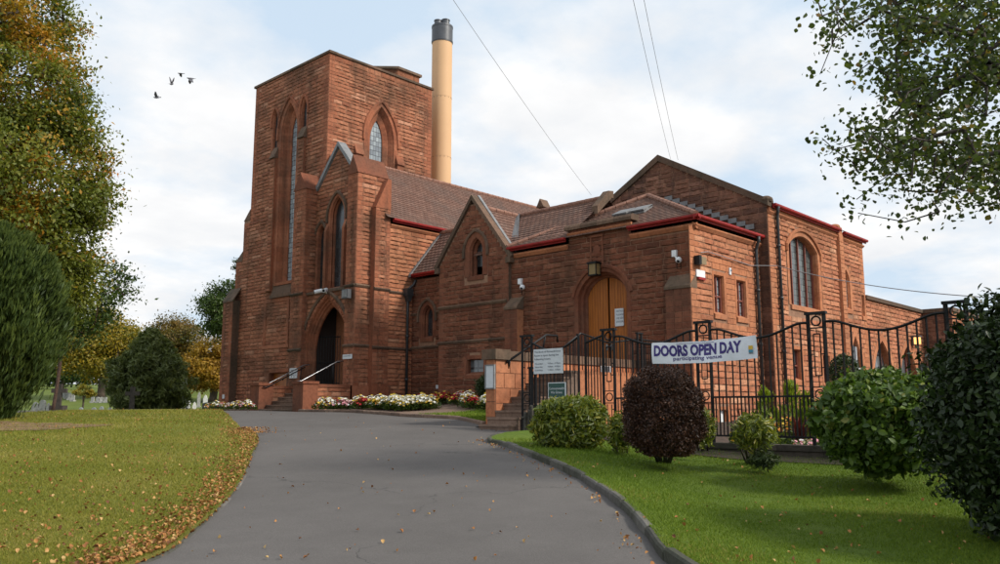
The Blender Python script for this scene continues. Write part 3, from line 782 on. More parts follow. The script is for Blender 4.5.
P(mb, 'gable_coping', M['lead'], church)
mb = MB(); mb.prism([(PU + .47, PC - gh, gz0), (PU + .47, PC + gh, gz0), (PU + .47, PC, gz1)], (.03, 0, 0)); block(mb, PU + .505, TX + .3, 27.95, 31.3, 5, gz0); P(mb, 'porch_core', M['rock_dark'], church)
mb = MB(); mb.prism([(PX - .08, 27.9, 4.93), (PX - .08, 27.9, 5.03), (PU, 27.9, 5.16), (PU, 27.9, 4.93)], (0, 3.1, 0)); P(mb, 'string_course', M['mossy'], church)
# buttresses
for (y0, y1, nm) in ((27.25, 27.92, 1), (31.0, 31.9, 2)):
    stone_wall(church, 'X', 20.4, -.2, 9.75, ct(y0, y1), [], seed=30 + nm, name='porch_buttress', qw=(.3, .2), smooth_z=[(2.7, 3.4), (5.1, 5.5), (8.8, 9.9)])
    mb = MB(); ym = (y0 + y1) / 2
    block(mb, 20.402, TX if nm == 2 else 22.0, y0 + .004 if nm == 2 else y0 + .3, y1, -.2, 9.74)
    xe = 21.6 if nm == 2 else 22.0
    mb.prism([(20.36, y0 - .05, 9.7), (20.36, y1 + .05, 9.7), (20.36, ym, 10.52)], (xe - 20.36, 0, 0), 1)
    P(mb, 'buttress_cap', [M['ashlar_tower'], M['ashlar_mid']], church)
    string(church, 'X', 20.4, y0 - .02, y1 + .02, 5.0); string(church, 'X', 20.4, y0 - .02, y1 + .02, 2.56)
stone_wall(church, 'Y', 31.0, -.2, 9.75, ct(20.4, 21.5), [], seed=34, name='porch_buttress', qw=(.3, .2))
stone_wall(church, 'Y', 27.25, -.2, 9.75, ct(20.4, 22.0), [], seed=35, name='porch_buttress', qw=(.3, .22), smooth_z=[(2.7, 3.4)])
string(church, 'Y', 27.25, 20.38, 21.15, 5.0); string(church, 'Y', 27.25, 20.38, 21.15, 2.56)
stone_wall(church, 'Y', 26.95, -.2, 8.3, ct(21.12, 21.9), [], seed=36, name='side_buttress', qw=(.3, .2), smooth_z=[(2.7, 3.6)])
mb = MB(); block(mb, 21.122, 21.9, 26.96, 27.24, -.2, 8.3); mb.prism([(21.1, 26.92, 8.3), (21.9, 26.92, 8.3), (21.9, 26.92, 9.6), (21.72, 26.92, 9.6)], (0, .32, 0), 0); P(mb, 'set_off', [M['ashlar_tower'], M['mossy']], church)
string(church, 'Y', 26.95, 21.1, 21.92, 4.9); string(church, 'Y', 26.95, 21.1, 21.92, 2.5)
# plinth
mb = MB()
for (a, b) in (((20.3, 27.15), (21.2, 27.25)), ((21.1, 26.85), (22.0, 26.95)), ((20.3, 27.16), (20.4, 27.95))): mb.box((a[0], a[1], -.2), (b[0], b[1], .95)); 
P(mb, 'plinth', M['ashlar_tower'], church)
# main door: moulded surround, dark lobby, half-open iron gate
mb = MB()
sweep(mb, 'X', PX, pdoor.path(14), [(0, -.34), (0, -.27), (.05, -.22), (.08, -.22), (.12, -.14), (.18, -.14), (.22, -.06), (.28, -.06), (.32, .03), (.56, .04), (.56, -.02)], 0, .3, 5)
hA = pdoor.grow(.54); pth = [(a, b) for a, b in hA.path(14) if b > 2.3]; sweep(mb, 'X', PX, pth, [(-.02, .0), (0, .09), (.09, .12), (.14, .05), (.14, 0)], 1)
o1 = P(mb, 'door_surround', [M['ashlar_tower'], M['mossy']], church)
mb = MB()        # carved leafwork band round the arch
for k, (s, z) in enumerate(spl for spl in pdoor.grow(.43).path(26) if spl[1] > 2.3):
    for q_ in range(3):
        mb.ball((PX - .03 - random.random() * .02, s + random.uniform(-.07, .07), z + random.uniform(-.06, .06)), random.uniform(.035, .06), 0, random.random(), 6, 4, (.6, 1, 1))
o = mb.build('carved_band', M['ashlar_tower']); o.parent = o1
mb = MB(); y0, y1 = PC - 1.25, PC + 1.25
mb.poly([(PX + .3, y0, 1), (PX + 2.6, y0, 1), (PX + 2.6, y0, 4.6), (PX + .3, y0, 4.6)]); mb.poly([(PX + .3, y1, 1), (PX + 2.6, y1, 1), (PX + 2.6, y1, 4.6), (PX + .3, y1, 4.6)])
mb.poly([(PX + .3, y0, 4.55), (PX + 2.6, y0, 4.55), (PX + 2.6, y1, 4.55), (PX + .3, y1, 4.55)]); mb.poly([(PX - .25, y0, 1.004), (PX + 2.6, y0, 1.0), (PX + 2.6, y1, 1.0), (PX - .3, y1, 1.0)]); 
P(mb, 'lobby', M['lobby'], church)
mb = MB()
mb.box((PX + 2.4, y0, 1.0), (PX + 2.5, y1, 4.5))
w = P(mb, 'inner_door', M['innerdoor'], church)
mb = MB(); mb.box((PX + 2.3, PC - .03, 1.0), (PX + 2.4, PC + .03, 3.3)); mb.box((PX + 2.3, y0, 3.3), (PX + 2.4, y1, 3.45)); o = mb.build('door_frame', M['dark']); o.parent = w
gate = empty('porch_gate', (PX + .6, PC, 1.0), 'black iron gates folded open inside the pointed porch doorway', 'gate')
for sg, yb in ((1, PC + 1.12), (-1, PC - 1.12)):
    mb = MB(); x0 = PX + .36
    dirv = Vector((.45, -sg * .95, 0))
    for k in range(9):
        p = Vector((x0, yb, 1.05)) + dirv * (k / 8); mb.bar(p, p + Vector((0, 0, 2.1)), .022)
    for z in (1.12, 2.0, 3.1): mb.bar(Vector((x0, yb, z)), Vector((x0, yb, z)) + dirv, .035)
    P(mb, 'gate_leaf', M['iron'], gate)

DEF[:] = ['rock', 'ashlar']
# ---- nave side wall and roof
stone_wall(church, 'Y', 27.0, -.1, 7.62, ct(21.9, 26.2), [], q=(0, 0), seed=41, name='nave_wall')
string(church, 'Y', 27.0, 21.9, 23.25, 4.85); string(church, 'Y', 27.0, 21.9, 23.25, 2.5)
string(church, 'Y', 27.0, 21.9, 26.2, 7.66, .18, .12, 'ashlar', 'cornice')
gutter(church, (21.95, 26.86, 7.86), (27.2, 26.86, 7.86), (0, -1, 0))
roof(church, (21.6, 26.75, 7.93), (37, 26.75, 7.93), (37, 30.9, 11.5), (21.6, 30.9, 11.5), 'nave_roof')
roof(church, (37, 35.1, 7.93), (27.95, 35.1, 7.93), (27.95, 30.92, 11.5), (37, 30.92, 11.5), 'nave_roof')
ridge_line(church, (21.7, 30.9, 11.53), (37, 30.9, 11.53))
mb = MB(); block(mb, 22.0, 36.9, 27.3, 34.9, -.2, 7.8); mb.prism([(36.9, 27.3, 7.8), (36.9, 34.9, 7.8), (36.9, 30.9, 11.4)], (-.3, 0, 0)); block(mb, 21.3, 22.2, 27.3, 31, 5, 9.6); P(mb, 'nave_core', M['rock'], church)
pipe(church, 22.85, 26.86, .3, 4.7, rad=.06, top=[(22.85, 26.86, 5.0), (23.1, 26.8, 5.25), (23.15, 26.7, 5.45)])
mb = MB(); mb.box((22.68, 26.7, 4.75), (23.02, 26.98, 5.05)); mb.prism([(22.7, 26.72, 4.75), (23.0, 26.72, 4.75), (22.9, 26.72, 4.5), (22.8, 26.72, 4.5)], (0, .2, 0)); P(mb, 'hopper_head', M['pipe'], church)
# ---- low link with lancet
lw = Arch(26.0, .30, 2.95, 3.85, .45)
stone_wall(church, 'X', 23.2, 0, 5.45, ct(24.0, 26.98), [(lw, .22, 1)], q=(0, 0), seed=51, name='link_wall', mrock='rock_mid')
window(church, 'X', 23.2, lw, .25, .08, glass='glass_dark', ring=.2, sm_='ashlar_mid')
for zz in (2.56,): string(church, 'X', 23.2, 24.1, 27.0, zz)
string(church, 'X', 23.2, 24.1, 25.4, 3.98); string(church, 'X', 23.2, 26.65, 27.0, 3.98)
gutter(church, (23.1, 24.1, 5.62), (23.1, 26.98, 5.62), (-1, 0, 0))
roof(church, (23.0, 27.0, 5.66), (23.0, 22.3, 5.66), (24.75, 22.3, 7.72), (24.75, 27.0, 7.72), 'link_roof')
mb = MB(); mb.prism([(22.95, 26.97, 5.68), (24.8, 26.97, 7.86), (24.8, 26.97, 7.72), (22.95, 26.97, 5.56)], (0, -.14, 0)); P(mb, 'lead_flashing', M['lead'], church)
# ---- side gable
GX = 22.15; GC = 22.3
def g2(z):
    if z < 5.6: return (20.45, 24.15)
    t = (7.95 - z) / 2.35; return (GC - 1.85 * t, GC + 1.85 * t) if t > .04 else None
ga = Arch(22.12, .32, 5.0, 5.95, .5); gb = Arch(22.15, .42, 1.3, 1.85, 0)
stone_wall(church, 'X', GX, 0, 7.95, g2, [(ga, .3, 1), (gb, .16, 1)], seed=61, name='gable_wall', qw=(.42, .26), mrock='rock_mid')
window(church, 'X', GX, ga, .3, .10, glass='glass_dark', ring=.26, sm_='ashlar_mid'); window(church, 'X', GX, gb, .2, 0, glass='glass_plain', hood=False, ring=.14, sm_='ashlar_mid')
string(church, 'X', GX, 20.5, 24.17, 3.92); string(church, 'X', GX, 20.5, 24.17, 2.55)
mb = MB()
for sg in (1, -1):
    a0 = Vector((GX - .1, GC + sg * 1.98, 5.45)); a1 = Vector((GX - .1, GC, 7.97))
    mb.prism([a0, a1, a1 + Vector((0, 0, .2)), a0 + Vector((0, sg * .12, .10))], (.35, 0, 0))
    block(mb, GX - .12, GX + .3, GC + sg * 1.8, GC + sg * 2.02, 5.3, 5.52)
block(mb, GX + .012, GX + .4, 20.452, 20.5, 0, 5.5)
P(mb, 'gable_coping', M['mossy'], church)
mb = MB(); a0 = Vector((GX + .24, GC - 2.06, 5.56)); a1 = Vector((GX + .24, GC, 8.18)); mb.prism([a0, a1, a1 + Vector((0, -.02, .03)), a0 + Vector((0, -.02, .03))], (.14, 0, 0)); P(mb, 'lead_flashing', M['lead'], church)
roof(church, (GX + .3, 24.3, 5.5), (24.9, 24.3, 5.5), (24.75, GC, 7.74), (GX + .3, GC, 7.74), 'gable_roof')
roof(church, (24.9, 20.3, 5.5), (GX + .3, 20.3, 5.5), (GX + .3, GC, 7.74), (24.75, GC, 7.74), 'gable_roof')
ridge_line(church, (GX + .3, GC, 7.78), (24.75, GC, 7.78))
mb = MB(); block(mb, GX + .01, 24.7, 24.13, 24.149, 0, 5.5); block(mb, GX + .3, 25, 20.6, 24.0, 0, 5.4); block(mb, 23.6, 27, 24, 26.95, 0, 5.5); P(mb, 'wing_core', M['rock_dark'], church)
# ---- roof over the Book of Remembrance wing
roof(church, (22.2, 22.3, 5.78), (22.2, 17.85, 5.78), (24.75, 17.85, 7.75), (24.75, 22.3, 7.75), 'wing_roof')
roof(church, (27.3, 17.85, 5.78), (27.3, 27, 5.78), (24.77, 27, 7.75), (24.77, 17.85, 7.75), 'wing_roof')
ridge_line(church, (24.75, 22.3, 7.79), (24.75, 18.0, 7.79)); ridge_line(church, (24.75, 22.3, 7.76), (24.75, 26.95, 7.76))
mb = MB(); mb.prism([(22.55, 20.35, 5.98), (22.55, 20.75, 5.98), (24.72, 22.42, 7.80), (24.72, 22.2, 7.84)], (0, 0, .05)); P(mb, 'valley_lead', M['lead'], church)
mb = MB(); mb.prism([(23.9, 17.95, 7.0), (24.8, 17.95, 7.75), (24.9, 17.95, 7.75), (24.9, 17.95, 8.02), (24.6, 17.95, 7.98), (23.9, 17.95, 7.3)], (0, -.26, 0)); P(mb, 'gable_coping', M['mossy'], church)
mb = MB(); mb.prism([(32, 27.1, 10.3), (32, 27.6, 10.3), (32, 27.35, 10.75)], (.6, 0, 0)); P(mb, 'finial', M['mossy'], church)
# ---- facade with orange doors
FX, FY0, FY1 = 22.3, 12.87, 20.45
fd = Arch(16.4, .83, 1.05, 3.75, .62)
def f_ext(z): return (FY0, FY1) if z < 5.56 else (15.2, 17.75)
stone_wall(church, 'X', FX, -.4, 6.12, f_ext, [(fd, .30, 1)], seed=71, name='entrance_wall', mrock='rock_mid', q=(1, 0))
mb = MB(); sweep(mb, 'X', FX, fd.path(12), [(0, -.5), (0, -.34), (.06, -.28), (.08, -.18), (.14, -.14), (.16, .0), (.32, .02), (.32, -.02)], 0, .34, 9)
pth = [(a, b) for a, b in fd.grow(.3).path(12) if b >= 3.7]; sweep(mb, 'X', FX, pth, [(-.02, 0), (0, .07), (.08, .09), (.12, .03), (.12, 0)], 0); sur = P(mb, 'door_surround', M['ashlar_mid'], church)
for k, (y0, y1, rot) in enumerate(((16.42, 17.25, 0), (15.55, 16.36, -.06))):
    half = Arch((y0 + y1) / 2, (y1 - y0) / 2, 1.05, 3.75, 0); pts = []
    for z in np.linspace(3.6, 4.4, 14):
        pass
    top = [(s, max(zz for zz in np.arange(1.05, 4.4, .01) if fd.ext(zz) and fd.ext(zz)[0] - .01 <= s <= fd.ext(zz)[1] + .01)) for s in np.linspace(max(y0, 15.575), min(y1, 17.225), 12)]
    pts = [(FX + .36 + .03 * k, s, z) for s, z in top] + [(FX + .36 + .03 * k, top[-1][0], 1.05), (FX + .36 + .03 * k, top[0][0], 1.05)]
    mb = MB(); mb.prism(pts, (.05, 0, 0)); dd = P(mb, 'door', M['door'], church)
    mb = MB(); hy = 16.48 if k == 0 else 16.3
    mb.tube([(FX + .3, hy, 2.05), (FX + .36 + .03 * k, hy, 2.05)], .03, 8); mb.box((FX + .34, hy - .03, 1.95), (FX + .36 + .03 * k, hy + .03, 2.15)); o = mb.build('handle', M['steel']); o.parent = dd
mb = MB(); block(mb, FX + .5, FX + .55, 15.5, 17.3, 1, 4.5); P(mb, 'door_recess', M['dark'], church)
for (s0, s1) in ((FY0, 15.18), (17.77, FY1)):
    string(church, 'X', FX, s0 - (.1 if s0 < 13 else 0), s1, 5.56, .2, .13, 'ashlar', 'cornice'); gutter(church, (FX - .14, s0 - (.3 if s0 < 13 else 0), 5.78), (FX - .14, s1, 5.78), (-1, 0, 0))
mb = MB()
for k in range(4): y0 = 15.08 + 2.79 * k / 4; mb.prism([(FX - .13, y0, 6.1), (FX - .13, y0, 6.2), (FX - .06, y0, 6.3), (FX + .3, y0, 6.3), (FX + .3, y0, 6.1)], (0, 2.79 / 4 - .005, 0))
P(mb, 'parapet_coping', M['mossy'], church)
mb = MB(); block(mb, FX + .01, FX + .25, 15.21, 17.74, 5.5, 6.09); block(mb, FX + .7, 26.4, FY0 + .3, 20.4, -.3, 5.7); P(mb, 'wing_core', M['rock_dark'], church)
string(church, 'X', FX, 15.15, 17.8, 5.98, .12, .06, 'ashlar', 'parapet_string')
mb = MB()        # carved crest panel
block(mb, FX - .06, FX, 16.28, 16.82, 4.78, 4.86); block(mb, FX - .05, FX, 16.28, 16.34, 4.86, 5.72); block(mb, FX - .05, FX, 16.76, 16.82, 4.86, 5.72); block(mb, FX - .07, FX, 16.26, 16.84, 5.72, 5.8)
mb.ball((FX - .02, 16.55, 5.25), .17, 0, .3, 10, 6, (.35, .9, 1.25)); mb.ball((FX - .03, 16.55, 5.52), .08, 0, .5, 8, 5, (.5, 1, 1))
for a in range(7): mb.ball((FX - .03, 16.55 + .17 * math.cos(a), 5.15 + .22 * math.sin(a * 1.7)), .05, 0, .4, 6, 4, (.5, 1, 1))
P(mb, 'carved_panel', M['ashlar_mid'], church)
for (y0, y1, zt) in ((12.87, 13.75, 3.62), (19.85, 20.45, 3.55)):
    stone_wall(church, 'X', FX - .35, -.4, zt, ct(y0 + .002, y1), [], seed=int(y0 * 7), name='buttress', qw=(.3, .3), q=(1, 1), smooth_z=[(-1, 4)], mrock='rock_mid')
    mb = MB(); block(mb, FX - .348, FX, y0 + .004, y1 - .004, -.4, zt - .01); mb.prism([(FX - .4, y0 - .02, zt), (FX - .4, y0 - .02, zt + .08), (FX + .0, y0 - .02, zt + .5), (FX, y0 - .02, zt)], (0, y1 - y0 + .04, 0), 1)
    P(mb, 'set_off', [M['ashlar'], M['mossy']], church)
# ---- pyramid roof of the corner wing
pk = (25.4, 16.5, 7.68)
roof(church, (22.12, 20.5, 5.84), (22.12, 12.7, 5.84), pk, pk, 'hipped_roof'); roof(church, (22.12, 12.7, 5.84), (26.5, 12.7, 5.84), (26.5, 16.5, 7.68), pk, 'hipped_roof'); roof(church, (26.5, 20.5, 5.84), (22.12, 20.5, 5.84), pk, (26.5, 16.5, 7.68), 'hipped_roof')
ridge_line(church, (22.15, 20.5, 5.9), (pk[0], pk[1], 7.74), rad=.09, name='hip_tiles'); ridge_line(church, (22.15, 12.72, 5.9), (pk[0], pk[1], 7.74), rad=.09, name='hip_tiles'); ridge_line(church, pk, (26.5, 16.5, 7.7), rad=.09)
for y in (16.05, 15.35):
    mb = MB(); sl = Vector((3.28, 0, 1.84)).normalized(); n_ = Vector((-sl.z, 0, sl.x)); base = Vector((22.12, y, 5.84)) + Vector((3.28, 0, 1.84)) * .38
    c0 = base + n_ * .11; q_ = [c0, c0 + Vector((0, .6, 0)), c0 + Vector((0, .6, 0)) + sl * .62 - n_ * .05, c0 + sl * .62 - n_ * .05]
    mb.prism(q_, n_ * .05); P(mb, 'rooflight', M['lead'], church)
    # ---- kerb of the rooflight
    mb = MB(); mb.prism([base - n_ * .02, base + Vector((0, .6, 0)) - n_ * .02, base + Vector((0, .6, 0)) + sl * .6, base + sl * .6], n_ * .1); P(mb, 'rooflight_kerb', M['lead'], church)
# ---- annex side wall
AY = 12.87
aw = [Arch(23.66, .29, 2.95, 4.15, 0), Arch(25.12, .29, 2.95, 4.15, 0)]; bw = Arch(23.65, .25, -.55, -.02, 0)
stone_wall(church, 'Y', AY, -1.1, 5.56, ct(21.95, 26.5), [(aw[0], .14, 0), (aw[1], .14, 0), (bw, .1, 0)], seed=81, name='annex_wall', q=(1, 0), plain=[(22.95, 25.8, 2.55, 4.7)])
for a in aw: window(church, 'Y', AY, a, .16, 0, hood=False, glass='glass', bars=1, ring=.12, name='window', transom=[3.5])
window(church, 'Y', AY, bw, .12, 0, hood=False, sill=False, glass='frame_white', ring=.1, name='vent_window')
string(church, 'Y', AY, 22.2, 26.5, 5.56, .2, .13, 'ashlar', 'cornice'); gutter(church, (22.0, AY - .14, 5.78), (26.5, AY - .14, 5.78), (0, -1, 0))
pipe(church, 26.1, AY - .1, -.6, 5.3, top=[(26.1, AY - .12, 5.4), (26.02, AY - .25, 5.6), (26.02, AY - .25, 5.75)])
# ---- hall
HX, HY = 26.5, 12.5
def h_ext(z):
    if z < 7.0: return (HY, 20.9)
    t = (9.4 - z) / 2.4; return (16.7 - 4.2 * t, 16.7 + 4.2 * t) if t > .04 else None
stone_wall(church, 'X', HX, 5.0, 9.4, h_ext, [], seed=91, name='hall_gable', mrock='rock_dark')
stone_wall(church, 'X', HX - .001, -1, 5.0, ct(HY, 12.9), [], seed=92, name='hall_gable', mrock='rock_dark', smooth_z=[(-2, 6)], q=(0, 0))
mb = MB()
for sg in (1, -1):
    a0 = Vector((HX - .1, 16.7 + sg * 4.28, 6.98)); a1 = Vector((HX - .1, 16.7, 9.42)); mb.prism([a0 - Vector((0, 0, .12)), a1 - Vector((0, 0, .12)), a1 + Vector((0, 0, .13)), a0 + Vector((0, 0, .13))], (.45, 0, 0))
mb.ball((HX + .1, HY + .05, 7.1), .24, 0, .4, 10, 6, (1, .9, .6)); P(mb, 'gable_coping', M['mossy'], church)
for k in range(11):      # stepped lead flashing where the pyramid roof meets the hall
    t = (k + .5) / 11; y = 12.95 + 3.5 * t; z = 6.05 + 1.72 * t; mb = MB(); mb.box((HX - .10, y - .16, z), (HX - .085, y + .16, z + .17)); P(mb, 'lead_step', M['lead'], church)
bwin = Arch(29.25, 1.2, 3.62, 5.72, .46); lan2 = Arch(33.15, .30, 3.9, 4.95, .5); slit = Arch(34.78, .12, 3.75, 4.6, 0)
lw1 = Arch(28.32, .28, 1.0, 2.05, 0); lw2 = Arch(30.75, .28, .9, 1.95, 0); ar1 = Arch(33.7, .72, 0, .95, 1.9)
stone_wall(church, 'Y', HY, -1.2, 6.72, ct(HX, 35.07), [(bwin, .28, 1), (lan2, .2, 1), (slit, .1, 0), (lw1, .14, 1), (lw2, .14, 1), (ar1, .26, 1)], seed=101, name='hall_wall')
window(church, 'Y', HY, bwin, .26, .0, glass='glass_dim', bars=3, ring=.2, hoodm='ashlar'); window(church, 'Y', HY, lan2, .10, .05, glass='glass', ring=.18, hood=False)
window(church, 'Y', HY, slit, .2, 0, hood=False, glass='glass_dark', ring=.09)
for a in (lw1, lw2): window(church, 'Y', HY, a, .2, 0, hood=False, glass='glass_plain', bars=1, ring=.12, transom=[1.5])
window(church, 'Y', HY, ar1, .14, 0, hood=False, sill=False, glass='glass_plain', bars=2, frame='frame_white', ring=.24, transom=[1.6])
stone_wall(church, 'Y', HY - .12, -1.2, 6.75, ct(32.35, 32.75), [], seed=103, name='pilaster', q=(0, 0), smooth_z=[(-2, 8)])
mb = MB(); block(mb, 26.6, 35.06, HY - .04, HY + .4, 6.74, 6.93); block(mb, 32.36, 32.74, HY - .11, HY + .3, 6.74, 7.08); P(mb, 'eaves_course', M['ashlar'], church)
mb = MB(); block(mb, 26.52, 27.2, 12.56, 13.2, 6.6, 7.06); P(mb, 'kneeler', M['rock_dark'], church)
mb = MB(); block(mb, 32.352, 32.748, HY - .118, HY, -1.2, 6.8); mb.ball((32.6, HY + .1, 7.12), .2, 0, .5, 8, 6, (1.2, 1, .6)); P(mb, 'pilaster_cap', M['ashlar'], church)
string(church, 'Y', HY, HX, 35.1, 6.68, .14, .1, 'ashlar', 'cornice')
gutter(church, (HX + .2, HY - .1, 6.9), (32.4, HY - .1, 6.9), (0, -1, 0)); gutter(church, (32.8, HY - .1, 6.86), (35.2, HY - .1, 6.86), (0, -1, 0))
pipe(church, 27.05, HY - .1, -.8, 6.55, top=[(27.0, HY - .14, 6.7), (26.9, HY - .22, 6.88)])
roof(church, (26.7, 12.35, 6.95), (35.2, 12.35, 6.95), (35.2, 16.7, 9.35), (26.7, 16.7, 9.35), 'hall_roof'); roof(church, (35.2, 21.05, 6.95), (26.7, 21.05, 6.95), (26.7, 16.7, 9.35), (35.2, 16.7, 9.35), 'hall_roof')
mb = MB(); block(mb, HX + .6, 35.05, HY + .5, 20.9, -1.2, 6.9); block(mb, 34.99, 35.069, HY + .02, 20.9, -1.2, 6.9); mb.prism([(35.07, 12.5, 6.8), (35.07, 20.9, 6.8), (35.07, 16.7, 9.2)], (-.3, 0, 0)); P(mb, 'hall_core', M['rock'], church)
# ---- low wing with three arches and the end block
ar2 = Arch(36.8, 1.18, -.2, .9, 1.95); ar3 = Arch(39.95, 1.18, -.2, .9, 1.9)
stone_wall(church, 'Y', HY + .05, -1.2, 4.5, ct(35.07, 42.3), [(ar2, .3, 1), (ar3, .3, 1)], seed=111, name='low_wing_wall', q=(0, 0))
for a in (ar2, ar3): window(church, 'Y', HY + .05, a, .28, 0, hood=False, sill=False, glass='glass_plain', bars=2, frame='frame', ring=.28, transom=[1.4])
mb = MB(); mb.box((35.08, HY - .06, 4.5), (42.4, HY + .5, 4.66)); P(mb, 'wing_coping', M['mossy'], church)
stone_wall(church, 'X', 42.3, -1.2, 4.5, ct(11.25, 12.54), [], seed=112, name='end_block_wall', mrock='rock_dark', q=(1, 0)); stone_wall(church, 'Y', 11.25, -1.2, 4.5, ct(42.3, 48), [], seed=113, name='end_block_wall')
mb = MB(); mb.box((42.2, 11.15, 4.5), (48.1, 16, 4.68)); mb.prism([(41.9, 11.6, 2.1), (42.3, 11.6, 2.75), (42.3, 11.6, 2.1)], (0, .9, 0)); P(mb, 'wing_coping', M['mossy'], church)
mb = MB(); block(mb, 35.08, 42.4, HY + .6, 16, -1.2, 4.5); block(mb, 42.32, 47.9, 11.6, 15.9, -1.2, 4.5); block(mb, 41.9, 42.29, 11.6, 12.5, -1.2, 2.1); P(mb, 'wing_core', M['rock_dark'], church)

# ---- chimney flue
fl = empty('flue_chimney', (30.05, 32.75, 0), 'tall round cream chimney flue with dark grey top behind the tower', 'chimney')
mb = MB(); fx, fy = 30.05, 32.75
mb.tube([(fx, fy, -.2), (fx, fy, 20.3)], .56, 64, 0, .5, False)
for k in range(1, 6): mb.tube([(fx, fy, 3.4 * k), (fx, fy, 3.4 * k + .03)], .566, 64, 0, .5, False)
P(mb, 'flue_shaft', M['flue'], fl, True)
mb = MB()
for k in range(1, 7):
    for q_ in range(16): mb.ball((fx + .57 * math.cos(q_ * .3927), fy + .57 * math.sin(q_ * .3927), 3.4 * k - .04), .018, 0, .5, 5, 4)
P(mb, 'bolt_ring', M['fluegrey'], fl)
mb = MB(); mb.tube([(fx, fy, 20.2), (fx, fy, 21.2)], .585, 40); mb.tube([(fx, fy, 20.25), (fx, fy, 20.33)], .6, 40); mb.tube([(fx, fy, 21.1), (fx, fy, 21.2)], .6, 40); P(mb, 'flue_top', M['fluegrey'], fl)
for (a, b, r_, h) in ((-.2, .15, .2, .32), (.2, -.05, .22, .42), (.05, .3, .16, .25)):
    mb = MB(); mb.tube([(fx + a, fy + b, 21.1), (fx + a, fy + b, 21.2 + h)], r_, 16); mb.tube([(fx + a, fy + b, 21.2 + h), (fx + a, fy + b, 21.24 + h)], r_ * 1.12, 16); P(mb, 'exhaust_pipe', M['fluegrey'], fl)

# ------------------------------------------------------------------ entrance steps
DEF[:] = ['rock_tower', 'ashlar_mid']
st = empty('porch_steps', (19, 29.2, 0), 'brown stone steps with low side walls up to the pointed porch doorway', 'steps')
z0 = -.12
for k in range(7):
    x0 = 18.15 + .3 * k; mb = MB(); mb.box((x0, 27.85 if k else 27.95, z0 + .16 * k), (20.75, 30.45, z0 + .16 * (k + 1) - .003)); mb.box((x0 - .03, 27.86 if k else 27.96, z0 + .16 * (k + 1) - .05), (x0 + .3, 30.44, z0 + .16 * (k + 1))); P(mb, 'step', M['step_stone'], st)
for (ya, yb, c_) in ((27.3, 27.88, 0), (30.42, 31.0, 1)):
    stone_wall(st, 'Y', ya, -.15, .86, ct(18.75, 20.4), [], q=(0, 0), seed=120 + c_, name='side_wall', ch=.22)
    mb = MB(); block(mb, 18.75, 20.45, ya + .01, yb, -.15, .86); block(mb, 18.7, 20.45, ya - .04, yb + .02, .86, .98); P(mb, 'wall_coping', M['ashlar_mid'], st)
    mb = MB(); block(mb, 18.1, 18.76, ya - .06, yb + .04, -.15, .98); mb.box((18.06, ya - .1, .98), (18.8, yb + .08, 1.08)); P(mb, 'pier', M['ashlar_mid'], st)
def handrail(name, pts, label, cat='handrail', rad=.024, posts=(), m='steel', group=None):
    e = empty(name, Vector(pts[0]) - Vector((0, 0, .9)), label, cat, group); mb = MB(); mb.tube(pts, rad, 8); P(mb, 'rail', M[m], e, True)
    for a, b in posts:
        mb = MB(); mb.tube([a, b], rad * .8, 8); P(mb, 'post', M['iron'], e, True)
    return e
handrail('handrail', [(18.25, 30.42, 1.0), (18.4, 30.42, .98), (20.2, 30.42, 1.86), (20.5, 30.42, 1.9)], 'pair-side steel handrail on the left wall of the porch steps', posts=[((18.45, 30.44, .9), (18.45, 30.42, 1.0)), ((20.1, 30.5, 1.0), (20.1, 30.42, 1.8))])
handrail('handrail', [(18.25, 30.3, .92), (18.4, 30.3, .90), (20.2, 30.3, 1.78)], 'lower black handrail on the left side of the porch steps', m='iron', posts=[((19.2, 30.42, 1.2), (19.2, 30.3, 1.29))])
handrail('handrail', [(18.2, 27.9, 1.06), (18.45, 27.9, 1.1), (20.1, 27.9, 1.92), (20.4, 27.9, 1.95)], 'steel handrail on the right wall of the porch steps', posts=[((18.6, 27.9, .95), (18.6, 27.9, 1.16)), ((19.9, 27.9, .95), (19.9, 27.9, 1.82))])

DEF[:] = ['rock', 'ashlar']
# terrace wall and steps right of the gable
tw = empty('terrace_wall', (15.5, 15, -.4), 'lit red sandstone terrace wall with brown coping in front of the orange doors', 'wall')
stone_wall(tw, 'Y', 14.6, -.6, 1.26, ct(15.33, 22.2), [], q=(1, 0), seed=131, name='wall', smooth_z=[(-1, 2)], ch=.38)
stone_wall(tw, 'X', 15.33, -.6, 1.26, ct(14.6, 14.93), [], q=(0, 0), seed=132, name='wall', smooth_z=[(-1, 2)], ch=.38)
mb = MB(); block(mb, 15.34, 22.28, 14.61, 14.93, -.6, 1.26); P(mb, 'wall_core', M['ashlar'], tw)
mb = MB(); block(mb, 15.25, 15.8, 14.52, 15.01, 1.26, 1.52)
for k in range(7): block(mb, 15.81 + .92 * k, 15.81 + .92 * (k + 1) - .005, 14.54, 14.99, 1.262, 1.49)
P(mb, 'wall_coping', M['mossy'], tw)
ts = empty('side_steps', (15.5, 14.2, -.4), 'brown stone side steps rising along the terrace wall behind the end fence post', 'steps')
for k in range(9):
    x0 = 14.75 + .29 * k; mb = MB(); zb = -.52 + .17 * k
    mb.box((x0, 13.62, zb if k else -.8), (17.8, 14.595, zb + .167)); mb.box((x0 - .03, 13.6, zb + .12), (x0 + .29, 14.593, zb + .17)); P(mb, 'step', M['step_stone'], ts)
mb = MB(); block(mb, 17.4, 22.25, 13.61, 14.593, -.8, 1.01); P(mb, 'landing', M['ashlar'], ts)
mb = MB(); block(mb, 20.6, 22.25, 15.3, 17.3, -.3, 1.03); P(mb, 'terrace', M['step_stone'], ts)
